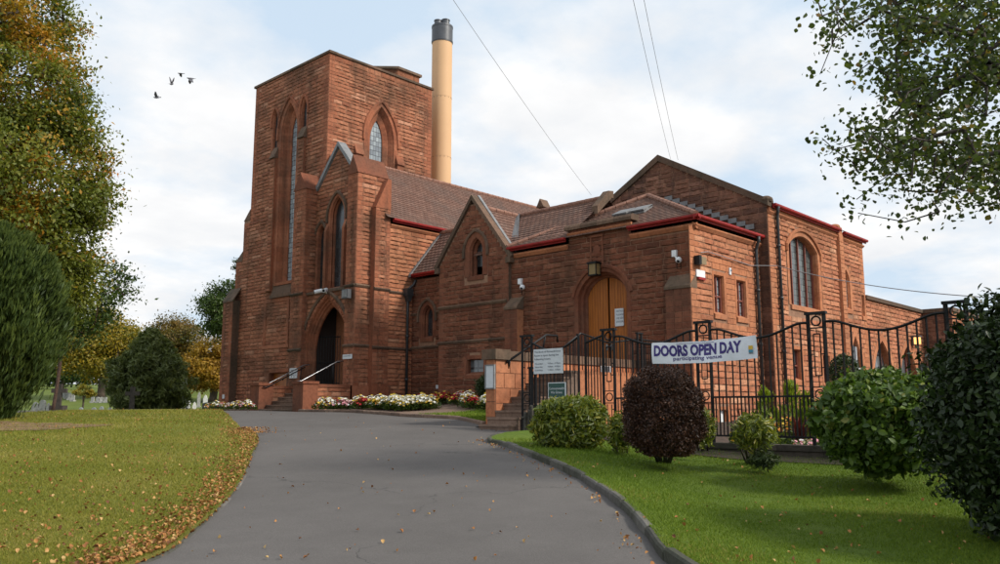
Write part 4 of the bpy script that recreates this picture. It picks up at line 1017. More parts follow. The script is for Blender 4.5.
handrail('handrail', [(15.68, 14.54, 1.2), (17.24, 14.54, 1.99), (17.7, 14.54, 2.0), (17.72, 14.54, 1.82)], 'black iron handrail climbing above the terrace wall coping', m='iron', rad=.03, posts=[((15.8, 14.6, 1.05), (15.8, 14.54, 1.24)), ((16.3, 14.6, 1.35), (16.3, 14.54, 1.5)), ((17.2, 14.65, 1.5), (17.2, 14.54, 1.97))])
rl = empty('landing_railing', (15.4, 13.5, -.4), 'black iron balustrade along the open side of the terrace steps', 'railing')
mb = MB()
def rz(x): return -.5 + max(0, min(9, (x - 14.75) / .29)) * .17
xs = np.arange(15.5, 22.2, .13)
for x in xs: mb.bar((x, 13.5, rz(x)), (x, 13.5, rz(x) + .92), .018)
mb.tube([(15.4, 13.5, rz(15.4) + .95), (17.4, 13.5, 1.03 + .95), (18.6, 13.5, 1.8), (20, 13.5, 1.98), (22.2, 13.5, 1.98)], .025, 6); P(mb, 'bars', M['iron'], rl)
for x in (15.4, 20.0): mb = MB(); mb.box((x - .12, 13.4, -.4), (x - .07, 13.45, rz(x) + 1.1)); mb.box((x + .07, 13.4, -.4), (x + .12, 13.45, rz(x) + 1.1)); mb.box((x - .14, 13.38, rz(x) + 1.1), (x + .14, 13.47, rz(x) + 1.14)); P(mb, 'post', M['iron'], rl)

# ------------------------------------------------------------------ iron fence
FXX = 15.2
fence = empty('iron_fence', (FXX, 8.7, -.9), 'tall black iron railings with swagged tops and ringed square posts on a low stone plinth', 'fence')
def ring(mb, x, y, z, rad, th=.011, n=18):
    pts = [(x, y + rad * math.cos(2 * math.pi * k / n), z + rad * math.sin(2 * math.pi * k / n)) for k in range(n + 1)]; mb.tube(pts, th, 6)
def fpost(y, zb, zt, w=.30):
    mb = MB(); h = w / 2
    for s in (-h, h): mb.bar((FXX, y + s, zb), (FXX, y + s, zt), .055)
    mb.box((FXX - .05, y - h - .05, zt), (FXX + .05, y + h + .05, zt + .05)); mb.box((FXX - .015, y - h, zt - .26), (FXX + .015, y + h, zt - .235))
    ring(mb, FXX, y, zt - .12, .085, .017)
    mb.bar((FXX, y, zt - .04), (FXX, y, zt), .015)
    a, b = zt - .36, .62 if zb < .3 else zb + .3
    for s in (-h + .09, h - .09): mb.bar((FXX, y + s, a), (FXX, y + s, b), .018)
    for z in (a, b): mb.bar((FXX, y - h + .09, z), (FXX, y + h - .09, z), .018)
    mb.bar((FXX, y, a), (FXX, y, zt - .25), .014)
    for z in (.40, .14): mb.box((FXX - .012, y - h, z), (FXX + .012, y + h, z + .02))
    ring(mb, FXX, y, .28, .085, .013); mb.bar((FXX, y, .41), (FXX, y, b), .014)
    for z in (1.0, .75, 0): 
        for s in (-h + .05, h - .05): mb.box((FXX - .02, y + s - .02, z), (FXX + .02, y + s + .02, z + .02))
    for s in (-h + .09, h - .09): mb.bar((FXX, y + s, .12), (FXX, y + s, zb + .1), .018)
    return P(mb, 'post', M['iron'], fence)
posts = [13.43, 11.02, 8.66, 6.33, 3.98, 1.63, -.7]
for y in posts: fpost(y, -.70, 1.74)
def swag(t, top, dip): return top - dip * (math.sin(math.pi * min(1, max(0, (t - .08) / .84))) ** 1.3 if .08 < t < .92 else 0)
def fpanel(ya, yb, top, dip, parent, name='railing_panel', mid=.25, bot=-.5, tz=None):
    mb = MB(); a = ya - .15; b = yb + .15; n = 13 if ya - yb > 2 else max(4, round((ya - yb) / .14)); f = tz or (lambda t: swag(t, top, dip))
    pts = [(FXX, a + (b - a) * k / 28, f(k / 28)) for k in range(29)]; mb.tube(pts, .026, 6)
    for z in (mid, bot): mb.box((FXX - .02, b, z - .018), (FXX + .02, a, z + .018))
    for k in range(1, n):
        t = k / n; y = a + (b - a) * t; mb.bar((FXX, y, bot), (FXX, y, f(t)), .026)
    for k in range(n):
        t = (k + .5) / n; y = a + (b - a) * t; mb.bar((FXX, y, bot), (FXX, y, mid), .022)
    return P(mb, name, M['iron'], parent)
for i in range(1, 6): fpanel(posts[i], posts[i + 1], 1.60, .22, fence)
mb = MB(); rdm = random.Random(4); y = 11.0
while y > -1.2:
    w = rdm.uniform(.7, 1.1); mb.box((FXX - .17, y - w + .006, -1.25), (FXX + .17, y, -.74)); mb.box((FXX - .2, y - w + .005, -.74), (FXX + .2, y, -.64)); y -= w
P(mb, 'plinth', M['plinthstone'], fence)
gate = empty('iron_gate', (FXX, 12.2, -.6), 'black iron double gate in the fence with notices hung beside it', 'gate')
def gt(t): return 1.62 - .26 * math.sin(math.pi * min(1, t / .78)) ** 1.2 + (.10 * sm((t - .6) / .4))
fpanel(13.43, 11.72, 1.6, .2, gate, 'gate_leaf', .1, -.45, lambda t: 1.6 - .24 * math.sin(math.pi * min(1, t * 1.0)) ** 1.0 + .05 * t)
fpanel(11.82, 11.02, 1.6, .2, gate, 'gate_leaf', .1, -.45, lambda t: 1.5 + .15 * t)
mb = MB(); mb.bar((FXX, 11.86, -.45), (FXX, 11.86, 1.68), .05); mb.bar((FXX, 11.66, -.45), (FXX, 11.66, 1.66), .05); mb.box((FXX - .03, 11.84, 1.68), (FXX + .03, 11.90, 1.72)); P(mb, 'lock_stile', M['iron'], gate)

# ------------------------------------------------------------------ lettering
_dg = None
def text_into(mb, txt, x, ytop_left, z_base, height, width, m, bold=0, off=.004, axis='X'):
    """lay flat lettering on a panel facing -X (reading towards -Y) at y start ytop_left"""
    cu = bpy.data.curves.new('lettering', 'FONT'); cu.body = txt; cu.size = 1; cu.offset = bold; cu.resolution_u = 3
    ob = bpy.data.objects.new('lettering', cu); sc.collection.objects.link(ob)
    bpy.context.view_layer.update(); dg = bpy.context.evaluated_depsgraph_get(); me = bpy.data.meshes.new_from_object(ob.evaluated_get(dg))
    vs = [v.co.copy() for v in me.vertices]; fs = [list(p.vertices) for p in me.polygons]
    bpy.data.objects.remove(ob); bpy.data.curves.remove(cu); bpy.data.meshes.remove(me)
    x0 = min(v.x for v in vs); x1 = max(v.x for v in vs); cap = .69
    kx = width / (x1 - x0); kz = height / cap; b = len(mb.v)
    for v in vs:
        p = (x - off, ytop_left - (v.x - x0) * kx, z_base + v.y * kz); mb.vert(p if axis == 'X' else (ytop_left + (v.x - x0) * kx, x - off, z_base + v.y * kz))
    for f in fs: mb.face([b + i for i in f], m)
ban = empty('banner', (FXX - .06, 8.64, .96), 'white vinyl banner with purple DOORS OPEN DAY lettering tied across the fence', 'banner')
BW = 2.36; BY0 = 9.83
def bwave(y, z):          # the vinyl sags a little between its ties
    t = (BY0 - y) / BW; return FXX - .085 - .010 * math.sin(t * 17 + z * 6) - .018 * math.sin(t * 8 + 1 - z * 5) - .003 * math.sin(t * 41 + z * 12)
def bz(y, z): t = (BY0 - y) / BW; return z - .034 * math.sin(math.pi * t) + .02 * t + .003 * math.sin(t * 21)
mb = MB(); n = 60
ids = [[mb.vert((bwave(BY0 - BW * k / n, .96 + .44 * j / 6), BY0 - BW * k / n, bz(BY0 - BW * k / n, .96 + .44 * j / 6))) for j in range(7)] for k in range(n + 1)]
for k in range(n):
    for j in range(6): mb.face([ids[k][j], ids[k + 1][j], ids[k + 1][j + 1], ids[k][j + 1]])
P(mb, 'banner_sheet', M['banner'], ban, True)
def banner_text(rows, name, m):
    mb = MB()
    for a in rows: text_into(mb, *a)
    mb.v = [(bwave(p[1], p[2]) - .007, p[1], bz(p[1], p[2])) for p in mb.v]; return P(mb, name, m, ban)
banner_text([('DOORS OPEN DAY', 0, BY0 - .06, 1.125, .205, 1.99, 0, .045)], 'lettering', M['purple'])
banner_text([('participating venue', 0, BY0 - .50, 1.03, .075, 1.12, 0, .014), ('GLASGOW DOORS OPEN DAYS FESTIVAL', 0, BY0 - .60, 1.352, .022, .85, 0, .004)], 'lettering', M['purple'])
for (y, z, w, h, m) in ((BY0 - 2.19, 1.14, .09, .075, 'yellow'), (BY0 - 2.19, 1.085, .09, .05, 'blue'), (BY0 - 2.19, 1.06, .09, .018, 'ink')):
    mb = MB(); x = bwave(y, z) - .009; mb.poly([(x, y, bz(y, z)), (x, y - w, bz(y, z)), (x, y - w, bz(y, z + h)), (x, y, bz(y, z + h))])
    if m == 'yellow':
        pass
    P(mb, 'emblem', M[m], ban)
mb = MB()
for a in range(6): mb.ball((bwave(BY0 - 2.235, 1.18) - .011, BY0 - 2.235 + .026 * math.cos(a * 1.05), bz(BY0 - 2.2, 1.178) + .024 * math.sin(a * 1.05)), .011, 0, .5, 6, 4, (.1, 1, 1))
P(mb, 'emblem', M['ink'], ban)
mb = MB()
for (y, z) in ((BY0 - .01, 1.39), (BY0 - .01, .97), (BY0 - BW + .01, 1.41), (BY0 - BW + .01, .98)): mb.tube([(bwave(y, z) - .003, y, bz(y, z)), (FXX, y, bz(y, z) + .03)], .006, 5)
P(mb, 'tie', M['iron'], ban)
nb = empty('notice_board', (FXX - .05, 12.8, .84), 'large white notice of Book of Remembrance opening hours hung on the iron gate', 'sign')
mb = MB(); mb.box((FXX - .07, 12.28, .84), (FXX - .045, 13.16, 1.42)); P(mb, 'board', M['signwhite'], nb)
mb = MB(); xs_ = FXX - .071
for k, t in enumerate(('The Book of Remembrance', 'Room is open during the', 'following hours:')): text_into(mb, t, xs_, 13.13, 1.335 - .085 * k, .045, (.80, .74, .50)[k], 0, .004)
for k, (a, b) in enumerate((('Weekdays', '9.00am - 4.30pm'), ('Saturday', '9.00am - 4.00pm'), ('Sunday', '11.00am - 4.00pm'))):
    text_into(mb, a, xs_, 13.12, 1.06 - .075 * k, .036, .25, 0, .003); text_into(mb, b, xs_, 12.72, 1.06 - .075 * k, .036, .38, 0, .003)
P(mb, 'lettering', M['ink'], nb)
gs = empty('war_graves_sign', (FXX - .05, 12.5, .28), 'small dark green Commonwealth War Graves sign below the white notice', 'sign')
mb = MB(); mb.box((FXX - .068, 12.20, .27), (FXX - .045, 12.72, .63)); P(mb, 'border', M['signwhite'], gs); mb = MB(); mb.box((FXX - .073, 12.22, .29), (FXX - .060, 12.70, .61)); P(mb, 'board', M['signgreen'], gs)
mb = MB(); text_into(mb, 'Commonwealth', FXX - .074, 12.69, .465, .055, .46, 0, .006); text_into(mb, 'War Graves', FXX - .074, 12.63, .375, .055, .34, 0, .006); P(mb, 'lettering', M['signwhite'], gs)
# notices on the building
def sign(name, axis, c, s0, s1, z0, z1, label, lines=(), board='signwhite', frame=None, cat='sign', m='ink'):
    e = empty(name, Vector(pt(axis, c, (s0 + s1) / 2, z0, 0)), label, cat); mb = MB(); mb.box(pt(axis, c, s0, z0, .0), pt(axis, c, s1, z1, .04)); P(mb, 'board', M[board], e)
    if frame:
        mb = MB()
        for a, b in (((s0 - .03, z0 - .03), (s1 + .03, z0)), ((s0 - .03, z1), (s1 + .03, z1 + .03)), ((s0 - .03, z0), (s0, z1)), ((s1, z0), (s1 + .03, z1))): mb.box(pt(axis, c, a[0], a[1], .0), pt(axis, c, b[0], b[1], .055))
        P(mb, 'frame', M[frame], e)
    if lines:
        mb = MB(); n = len(lines); hh = (z1 - z0) / (n + 1)
        for k, t in enumerate(lines):
            if axis == 'X': text_into(mb, t, c - .041, s1 - .06, z1 - hh * (k + 1) + .0, hh * .5, (s1 - s0) * .84, 0, .004)
            else: text_into(mb, t, c - .041, s0 + .06, z1 - hh * (k + 1), hh * .5, (s1 - s0) * .84, 0, .004, axis='Y')
        P(mb, 'lettering', M[m], e)
    return e
sign('plaque', 'X', 20.4, 31.15, 31.72, 1.35, 1.78, 'grey lettered plaque on the buttress left of the porch steps', ('OPEN DAILY', 'CHAPEL', 'OFFICE'))
sign('plaque', 'X', 20.36, 27.27, 27.86, 2.02, 2.2, 'narrow white plaque on the buttress right of the porch doorway', ('CHAPEL',))
sign('door_notice', 'X', 22.69, 15.8, 16.14, 2.72, 3.3, 'white paper notice pinned to the right orange door', ('NOTICE', 'PLEASE', 'USE SIDE', 'DOOR'))
sign('notice_case', 'X', 15.33, 14.63, 14.9, .55, 1.1, 'white framed notice case on the end pier of the terrace wall', (), 'signwhite', 'lead', 'notice case')
sign('wall_vent', 'Y', 14.6, 19.7, 20.12, .95, 1.25, 'small white framed box on the lit terrace wall', (), 'fluegrey', 'white', 'vent')
sign('number_plate', 'Y', 12.86, 24.3, 24.42, 4.28, 4.5, 'tiny white plate above and between the two annex windows', ('1',))
sign('alarm_box', 'Y', 12.86, 22.25, 22.75, 3.98, 4.2, 'white and red alarm box on the annex corner below the yellow floodlight', (), 'white', None, 'alarm')
mb = MB(); mb.box((22.3, 12.78, 3.9), (22.7, 12.85, 3.975)); P(mb, 'strobe', M['redpaint'], [o for o in col.objects if o.name.startswith('alarm_box')][0])
sign('low_marker', 'X', 22.15, 20.9, 21.05, .75, .9, 'little white marker low on the gable wall beside the dark bush')
sign('low_marker', 'X', 23.2, 25.2, 25.4, .85, 1.0, 'little white marker low on the link wall above the flowers')
sign('low_marker', 'X', 21.1, 38.5, 38.7, .55, .75, 'small white marker at the foot of the far left buttress')
def camera_unit(loc, label):
    e = empty('security_camera', loc, label, 'security camera', 'white security cameras on the walls'); x, y, z = loc; mb = MB()
    mb.box((x - .1, y - .08, z + .12), (x, y + .08, z + .32)); P(mb, 'junction_box', M['white'], e); mb = MB(); mb.tube([(x - .05, y - .02, z + .12), (x - .14, y - .16, z)], .03, 8)
    mb.tube([(x, y - .04, z + .08), (x - .02, y - .04, z - .25), (x - .02, y - .18, z - .28), (x - .06, y - .2, z - .1)], .012, 6, 1); P(mb, 'bracket', [M['white'], M['iron']], e)
    mb = MB(); mb.ball((x - .16, y - .2, z - .02), .10, 0, .5, 12, 8); P(mb, 'dome', M['white'], e, True); mb = MB(); mb.ball((x - .2, y - .21, z - .05), .06, 0, .5, 10, 6); P(mb, 'lens', M['iron'], e, True)
camera_unit((22.28, 13.55, 4.55), 'white dome camera on the shaded wall left of the annex corner')
camera_unit((22.28, 19.95, 4.35), 'white dome camera near the left end of the orange door wall')
e = empty('security_camera', (20.6, 29.6, 4.95), 'twin white security cameras above the pointed porch doorway', 'security camera', 'white security cameras on the walls')
for s in (-.14, .16):
    mb = MB(); mb.tube([(20.45, 29.45 + s, 5.0), (20.2, 29.45 + s * 2.2, 4.92)], .085, 12); P(mb, 'housing', M['white'], e); mb = MB(); mb.tube([(20.2, 29.45 + s * 2.2, 4.92), (20.18, 29.45 + s * 2.25, 4.915)], .06, 10); P(mb, 'lens', M['iron'], e)
mb = MB(); mb.tube([(20.6, 29.45, 4.9), (20.42, 29.45, 5.0)], .05, 8); P(mb, 'bracket', M['white'], e)
e = empty('floodlight', (20.3, 27.55, 4.6), 'grey square floodlight on the right porch buttress under the string course', 'floodlight')
mb = MB(); mb.box((20.12, 27.38, 4.45), (20.3, 27.78, 4.82)); P(mb, 'housing', M['fluegrey'], e); mb = MB(); mb.box((20.1, 27.42, 4.49), (20.12, 27.74, 4.78)); P(mb, 'lens', M['lead'], e); mb = MB(); mb.box((20.3, 27.5, 4.55), (20.4, 27.65, 4.7)); P(mb, 'bracket', M['iron'], e)
e = empty('wall_lantern', (22.2, 16.5, 4.5), 'dark metal lantern hung over the arch of the orange doors', 'lantern')
mb = MB(); mb.box((21.98, 16.38, 4.42), (22.22, 16.68, 4.78)); P(mb, 'lantern_glass', M['lampglass'], e); mb = MB()
mb.box((21.93, 16.34, 4.78), (22.28, 16.73, 4.84)); mb.box((21.96, 16.36, 4.38), (22.24, 16.70, 4.42))
for a in (16.37, 16.67): mb.box((21.965, a, 4.42), (21.99, a + .025, 4.78)); mb.box((22.2, a, 4.42), (22.225, a + .025, 4.78))
P(mb, 'lantern_frame', M['iron'], e)
e = empty('floodlight', (22.3, 12.6, 4.3), 'yellow and black bulkhead light at the top of the annex corner', 'floodlight')
mb = MB(); mb.box((22.16, 12.66, 4.33), (22.3, 12.84, 4.6)); P(mb, 'housing', M['iron'], e); mb = MB(); mb.box((22.3, 12.66, 4.35), (22.58, 12.8, 4.58)); P(mb, 'lens', M['lampglass'], e)
e = empty('wall_lantern', (40.6, 12.3, 2.9), 'small lit lamp over the farthest arch of the low wing', 'lantern')
t = NT('lit_lamp'); em = t.n('ShaderNodeEmission'); em.inputs[0].default_value = (1, .5, .16, 1); em.inputs[1].default_value = 2.2; t.l(em.outputs[0], t.out.inputs[0])
mb = MB(); mb.box((40.5, 12.2, 2.95), (40.75, 12.42, 3.25)); P(mb, 'lamp_glass', t.m, e); mb = MB(); mb.box((40.46, 12.16, 3.25), (40.79, 12.5, 3.33)); mb.box((40.48, 12.42, 2.9), (40.77, 12.5, 3.25)); P(mb, 'housing', M['fluegrey'], e)
e = empty('air_vent_unit', (41.6, 12.2, 1.0), 'grey louvred vent box against the low wing beside the end block', 'vent')
mb = MB(); mb.box((40.9, 11.9, .9), (41.8, 12.45, 1.95)); P(mb, 'housing', M['lead'], e); mb = MB()
for k in range(6): mb.box((40.95, 11.86, 1.0 + .15 * k), (41.75, 11.9, 1.08 + .15 * k))
P(mb, 'louvres', M['fluegrey'], e)
# cables
def cable(a, b, sag, label, rad=.0055, mid=()):
    pts = []; a, b = Vector(a), Vector(b)
    for k in range(25):
        t = k / 24; p = a.lerp(b, t); p.z -= sag * 4 * t * (1 - t); pts.append(p)
    mb = MB(); mb.tube(list(mid) + pts, rad, 5); tag(mb.build('cable', M['rubber']), label, 'cable')
cable((24.75, 18.6, 8.0), at_d(440, -20, 16), .1, 'single thin overhead cable rising over the tiled roofs towards the upper middle')
cable((26.5, 16.2, 9.3), at_d(630, -15, 16), .1, 'left of the two thin cables rising from the hall gable')
cable((26.7, 16.0, 9.25), at_d(641, -15, 16), .1, 'right of the two thin cables rising from the hall gable')
cable((26.4, 12.2, 4.75), at_d(1060, 300, 19), .25, 'grey cable running from the annex corner across the hall wall to the right', .013, [(22.4, 12.75, 4.72), (22.9, 12.78, 4.82), (24.4, 12.78, 4.78), (25.6, 12.74, 4.72)])

# ------------------------------------------------------------------ foliage
def leaf_mesh(name, C_, size, mat, parent=None, rnd=None, clump=None, elong=1.0, upness=0., out=None, up_dir=None, var=.35, fold=.25, thing=None, smooth=False, width=.55, broad=False):
    """C_: Nx3 leaf positions; builds one folded leaf (two faces) at each"""
    N = len(C_); C_ = np.asarray(C_, float)
    t = rng.normal(size=(N, 3)); 
    if up_dir is not None: t = t * (1 - upness) + np.asarray(up_dir) * upness * 1.6
    t /= np.linalg.norm(t, axis=1, keepdims=True)
    n = rng.normal(size=(N, 3))
    if out is not None: n = n * .75 + out * .9
    n -= t * (n * t).sum(1, keepdims=True); n /= np.linalg.norm(n, axis=1, keepdims=True) + 1e-9
    b = np.cross(t, n); s = size * (1 + rng.uniform(-var, var, size=(N, 1)))
    Lh = s * elong; W = s * width
    up_ = n * s * fold * .3; e_ = rng.uniform(.85, 1.15, size=(N, 1))
    if broad:      # six-point leaf: two quads folded along the midrib, tip curled down
        vv = [C_ - t * Lh * .5, C_ + b * W * .40 + up_ - t * Lh * .22, C_ + b * W * .46 * e_ + up_ * 1.2 + t * Lh * .14, C_ + t * Lh * .5 - up_ * .8, C_ - b * W * .46 / e_ + up_ * 1.2 + t * Lh * .14, C_ - b * W * .40 + up_ - t * Lh * .22]
        nf_ = [[0, 1, 2, 3], [0, 3, 4, 5]]
    else:
        vv = [C_ - t * Lh * .5, C_ + b * W * .5 + up_ - t * Lh * .08, C_ + t * Lh * .5, C_ - b * W * .5 + up_ - t * Lh * .08]; nf_ = [[0, 1, 2], [0, 2, 3]]
    nv = len(vv); fl_n = len(nf_[0]); V_ = np.stack(vv, 1).reshape(-1, 3); idx = np.arange(N)[:, None] * nv
    F_ = np.concatenate([idx + nf_[0], idx + nf_[1]], 1).reshape(-1)
    me = bpy.data.meshes.new(name); me.vertices.add(N * nv); me.vertices.foreach_set('co', V_.astype(np.float32).ravel())
    me.loops.add(N * 2 * fl_n); me.loops.foreach_set('vertex_index', F_.astype(np.int32)); me.polygons.add(N * 2)
    me.polygons.foreach_set('loop_start', (np.arange(N * 2) * fl_n).astype(np.int32)); me.polygons.foreach_set('loop_total', np.full(N * 2, fl_n, np.int32))
    me.update(calc_edges=True); me.materials.append(mat)
    r = rng.random(N) if rnd is None else rnd
    a = me.attributes.new('rnd', 'FLOAT', 'POINT'); a.data.foreach_set('value', np.repeat(np.clip(r, 0, 1), nv).astype(np.float32))
    if clump is not None: a = me.attributes.new('clump', 'FLOAT', 'POINT'); a.data.foreach_set('value', np.repeat(np.clip(clump, 0, 1), nv).astype(np.float32))
    o = bpy.data.objects.new(name, me); col.objects.link(o)
    if thing is not None: keep(o, thing)
    return o
def skeleton(base, centers, trunk_top, r0, mat, thing, name='trunk', wob=.12, minr=.012, pull=.35, sides=6):
    """grow a branching frame from the trunk to every leaf cluster; radii follow the number of twigs carried"""
    base = np.asarray(base, float); top = np.asarray(trunk_top, float); nodes = []; par = []
    n = 7
    for k in range(n + 1):
        t = k / n; p = base * (1 - t) + top * t; p = p + np.array([math.sin(t * 3), math.cos(t * 4) - 1, 0]) * wob * .6; nodes.append(p); par.append(k - 1)
    ntrunk = len(nodes); order = np.argsort(np.linalg.norm(centers - top, axis=1)); ends = []
    for i in order:
        c = centers[i]; A_ = np.array(nodes[2:]); d = np.linalg.norm(A_ - c, axis=1)
        dz = (A_[:, 2] - c[2]); cost = d + pull * np.maximum(0, dz) 
        j = int(np.argmin(cost)) + 2; a = nodes[j]; L_ = np.linalg.norm(c - a); k = max(1, int(L_ / .55)); prev = j
        for q_ in range(1, k + 1):
            t = q_ / k; p = a * (1 - t) + c * t; 
            if q_ < k: p = p + rng.normal(size=3) * L_ * .05; p[2] += math.sin(math.pi * t) * L_ * .07
            nodes.append(p); par.append(prev); prev = len(nodes) - 1
        ends.append(prev)
    w = np.zeros(len(nodes))
    for e_ in ends: w[e_] += 1
    for i in range(len(nodes) - 1, 0, -1): w[par[i]] += w[i]
    wm = w[0] if w[0] else 1; rad = np.maximum(minr, r0 * (w / wm) ** .48)
    mb = MB()
    for k in range(ntrunk): rad[k] = max(rad[k], r0 * (1 - .45 * k / ntrunk) * (1.25 if k == 0 else 1))
    mb.tube([tuple(nodes[k]) for k in range(ntrunk)], [float(rad[k]) for k in range(ntrunk)], 10)
    for i in range(ntrunk, len(nodes)):
        p = par[i]; ra = min(rad[p], rad[i] * 1.25); mb.tube([tuple(nodes[p]), tuple(nodes[i])], [float(ra), float(rad[i])], sides if rad[i] > .03 else 4, cap=False)
    o = mb.build(name, mat, None, True); keep(o, thing); return o
def ell_points(n, c, r, shell=.0):
    v = rng.normal(size=(n, 3)); v /= np.linalg.norm(v, axis=1, keepdims=True)
    q_ = rng.random((n, 1)) ** (1 / 3); q_ = shell + (1 - shell) * q_; return np.asarray(c) + v * q_ * np.asarray(r)
def tree(name, base, blobs, ncl, nleaf, leafsize, mat, label, group=None, trunk_r=.2, bark='bark', spread=.5, trunk_top=None, clump_f=None, elong=1., minr=.012, cat='tree', seedshift=0, frac_shell=.45, rndf=None):
    """blobs: list of (center, radii, weight)"""
    th = empty(name, base, label, cat, group); W = np.array([b[2] for b in blobs], float); W /= W.sum(); cs = []
    for b, w in zip(blobs, W): cs.append(ell_points(max(1, int(round(ncl * w))), b[0], b[1], frac_shell))
    cs = np.concatenate(cs); cen = np.average([b[0] for b in blobs], axis=0, weights=W)
    if trunk_top is None: trunk_top = (cen[0], cen[1], base[2] + (cen[2] - base[2]) * .75)
    skeleton(base, cs, trunk_top, trunk_r, M[bark], th, minr=minr)
    k = max(1, nleaf // len(cs)); ci = np.repeat(np.arange(len(cs)), k); off = rng.normal(size=(len(ci), 3)) * spread * np.array([1, 1, .6])
    off *= (0.6 + .8 * rng.random((len(cs), 1)))[ci]
    pts = cs[ci] + off; cl = (rng.random(len(cs)))[ci]
    if clump_f is not None: cl = clump_f(pts, cl)
    r = rng.random(len(pts)) * .5 + (rng.random(len(cs)) * .5)[ci]
    out = pts - cen; out /= np.linalg.norm(out, axis=1, keepdims=True) + 1e-9; out[:, 2] += .5
    leaf_mesh('crown', pts, leafsize, mat, rnd=r, clump=cl, out=out, thing=th, elong=elong); return th
def D(d, r, z): x, y = dr(d, r); return np.array([x, y, z])
def px(x, y, d): return np.array(at_d(x, y, d))
def gbase(d, r): x, y = dr(d, r); return (x, y, gz(x, y) - .1)

# big autumn lime on the left
def autumn_cl(p, cl):
    cen = px(-40, 150, 27); o = p - cen; side = (o[:, 0] * SY - o[:, 1] * CY) / 5.0
    nz_ = np.array([noise.noise(Vector(q_) * .55) for q_ in p[::1]]) if len(p) < 200000 else 0
    hz = p[:, 2]
    f = .08 + .24 * side + .9 * nz_ + .55 * (cl - .5) + .25 * (hz > 8) - .35 * (hz < 4.6); return np.clip((f + .12 - (.55 * rng.random(len(p)) + .35)) * 6, 0, 1)
bl = [(px(-10, 30, 27), (4.0, 4.0, 2.4), 3), (px(45, 95, 26.5), (2.2, 2.4, 1.9), 2.0), (px(25, 170, 26), (3.4, 3.2, 2.2), 3.4), (px(70, 205, 26), (1.9, 2.0, 1.6), 2.2), (px(10, 245, 25.6), (3.0, 3, 1.7), 2.2), (px(75, 270, 26), (1.3, 1.3, 1.1), 1.0), (px(88, 300, 26.3), (.9, .9, .8), .5), (px(-60, 150, 27), (4, 4, 5), 2), (px(38, 8, 27), (1.6, 1.8, 1.2), 1.1), (px(85, 130, 26.4), (1.0, 1.2, .9), .7)]
tree('autumn_tree', gbase(27, -16.9), [((b_[0][0] - .95 * SY, b_[0][1] + .95 * CY, b_[0][2]), b_[1], b_[2]) for b_ in bl], 760, 120000, .135, L['autumn'], 'tall broadleaf tree turning orange and gold, filling the upper left corner', trunk_r=.42, spread=.30, trunk_top=D(27, -16.2, 7.5), clump_f=autumn_cl, minr=.016)
# conifer below it
def conifer(name, base, H_, R_, n, size, mat, label, prof_, lean=0, group=None, trunk_r=.16, upn=.75, lobes=9, cat='tree'):
    th = empty(name, base, label, cat, group); base = np.asarray(base, float)
    K = max(20, n // 55); u = rng.random(K) ** .9; a = rng.random(K) * 2 * math.pi
    lob = 1 + .13 * np.sin(a * lobes + 5 * np.sin(u * 6)) + .10 * np.sin(a * 5 + u * 19) + .07 * np.sin(a * 17 + u * 40)
    rr = np.array([prof_(q_) for q_ in u]) * R_ * lob; dep = 1 - .45 * rng.random(K) ** 1.5; rr = rr * dep
    tipr = .10 + .16 * rng.random(K); kr = rng.random(K)
    ci = rng.integers(0, K, n); t_ = rng.random(n); sl = (R_ * .16 + .12) * (.6 + .8 * kr[ci])
    ca, sa = np.cos(a[ci]), np.sin(a[ci]); wid = (1 - t_) * sl * .32 + size * .3; j3 = rng.normal(size=(n, 3))
    pts = base + np.stack([ca * (rr[ci] + (t_ - .6) * sl * .55) + j3[:, 0] * wid, sa * (rr[ci] + (t_ - .6) * sl * .55) + j3[:, 1] * wid, u[ci] * H_ + (t_ - .5) * sl * 1.1 + j3[:, 2] * wid * .6], 1)
    a = a[ci]; out = np.stack([ca, sa, np.full(n, .3)], 1); ud = np.stack([ca * .5, sa * .5, np.full(n, 1.)], 1)
    r = np.clip(rng.random(n) * .35 + kr[ci] * .35 + t_ * .25 + (dep[ci] - .8) * .5, 0, 1)
    leaf_mesh('crown', pts, size, mat, rnd=r, out=out, up_dir=ud, upness=upn, elong=1.9, width=.42, thing=th)
    mb = MB(); mb.tube([tuple(base), tuple(base + [0, 0, H_ * .85])], [trunk_r, trunk_r * .2], 8)
    for k in range(7):
        an = k * .9; mb.tube([tuple(base + [0, 0, .1]), tuple(base + [math.cos(an) * R_ * .35, math.sin(an) * R_ * .35, H_ * .22]), tuple(base + [math.cos(an) * R_ * .6, math.sin(an) * R_ * .6, H_ * .5])], [trunk_r * .5, trunk_r * .3, .02], 6)
    o = mb.build('trunk', M['bark'], None, True); keep(o, th); return th
cf = lambda u: (.42 + .9 * u * 1.6 if u < .35 else .93 + .07 * math.sin((u - .35) * 6)) if u < .62 else max(.05, math.cos((u - .62) / .38 * math.pi / 2) ** .6)
conifer('conifer', gbase(22.3, -13.7), 5.2, 1.8, 110000, .10, L['conifer'], 'broad dark green conifer overhanging the lawn at the left edge', lambda u: min(1, .25 + 2.1 * u) if u < .4 else (1.0 if u < .6 else max(.04, math.cos((u - .6) / .4 * math.pi / 2) ** .6)), trunk_r=.3)
# slim bare trunk beside it
tree('slim_tree', gbase(36, -18.95), [(px(95, 285, 36), (1.5, 1.5, 1.1), 1), (px(80, 315, 36), (1.1, 1.1, .8), .6), (px(50, 320, 36), (1.6, 1.6, 1.1), 1)], 90, 7000, .16, L['midgreen'], 'slim tree with reddish trunk beside the stone cross', trunk_r=.07, bark='bark_red', spread=.35, trunk_top=D(36, -18.9, 3.2))
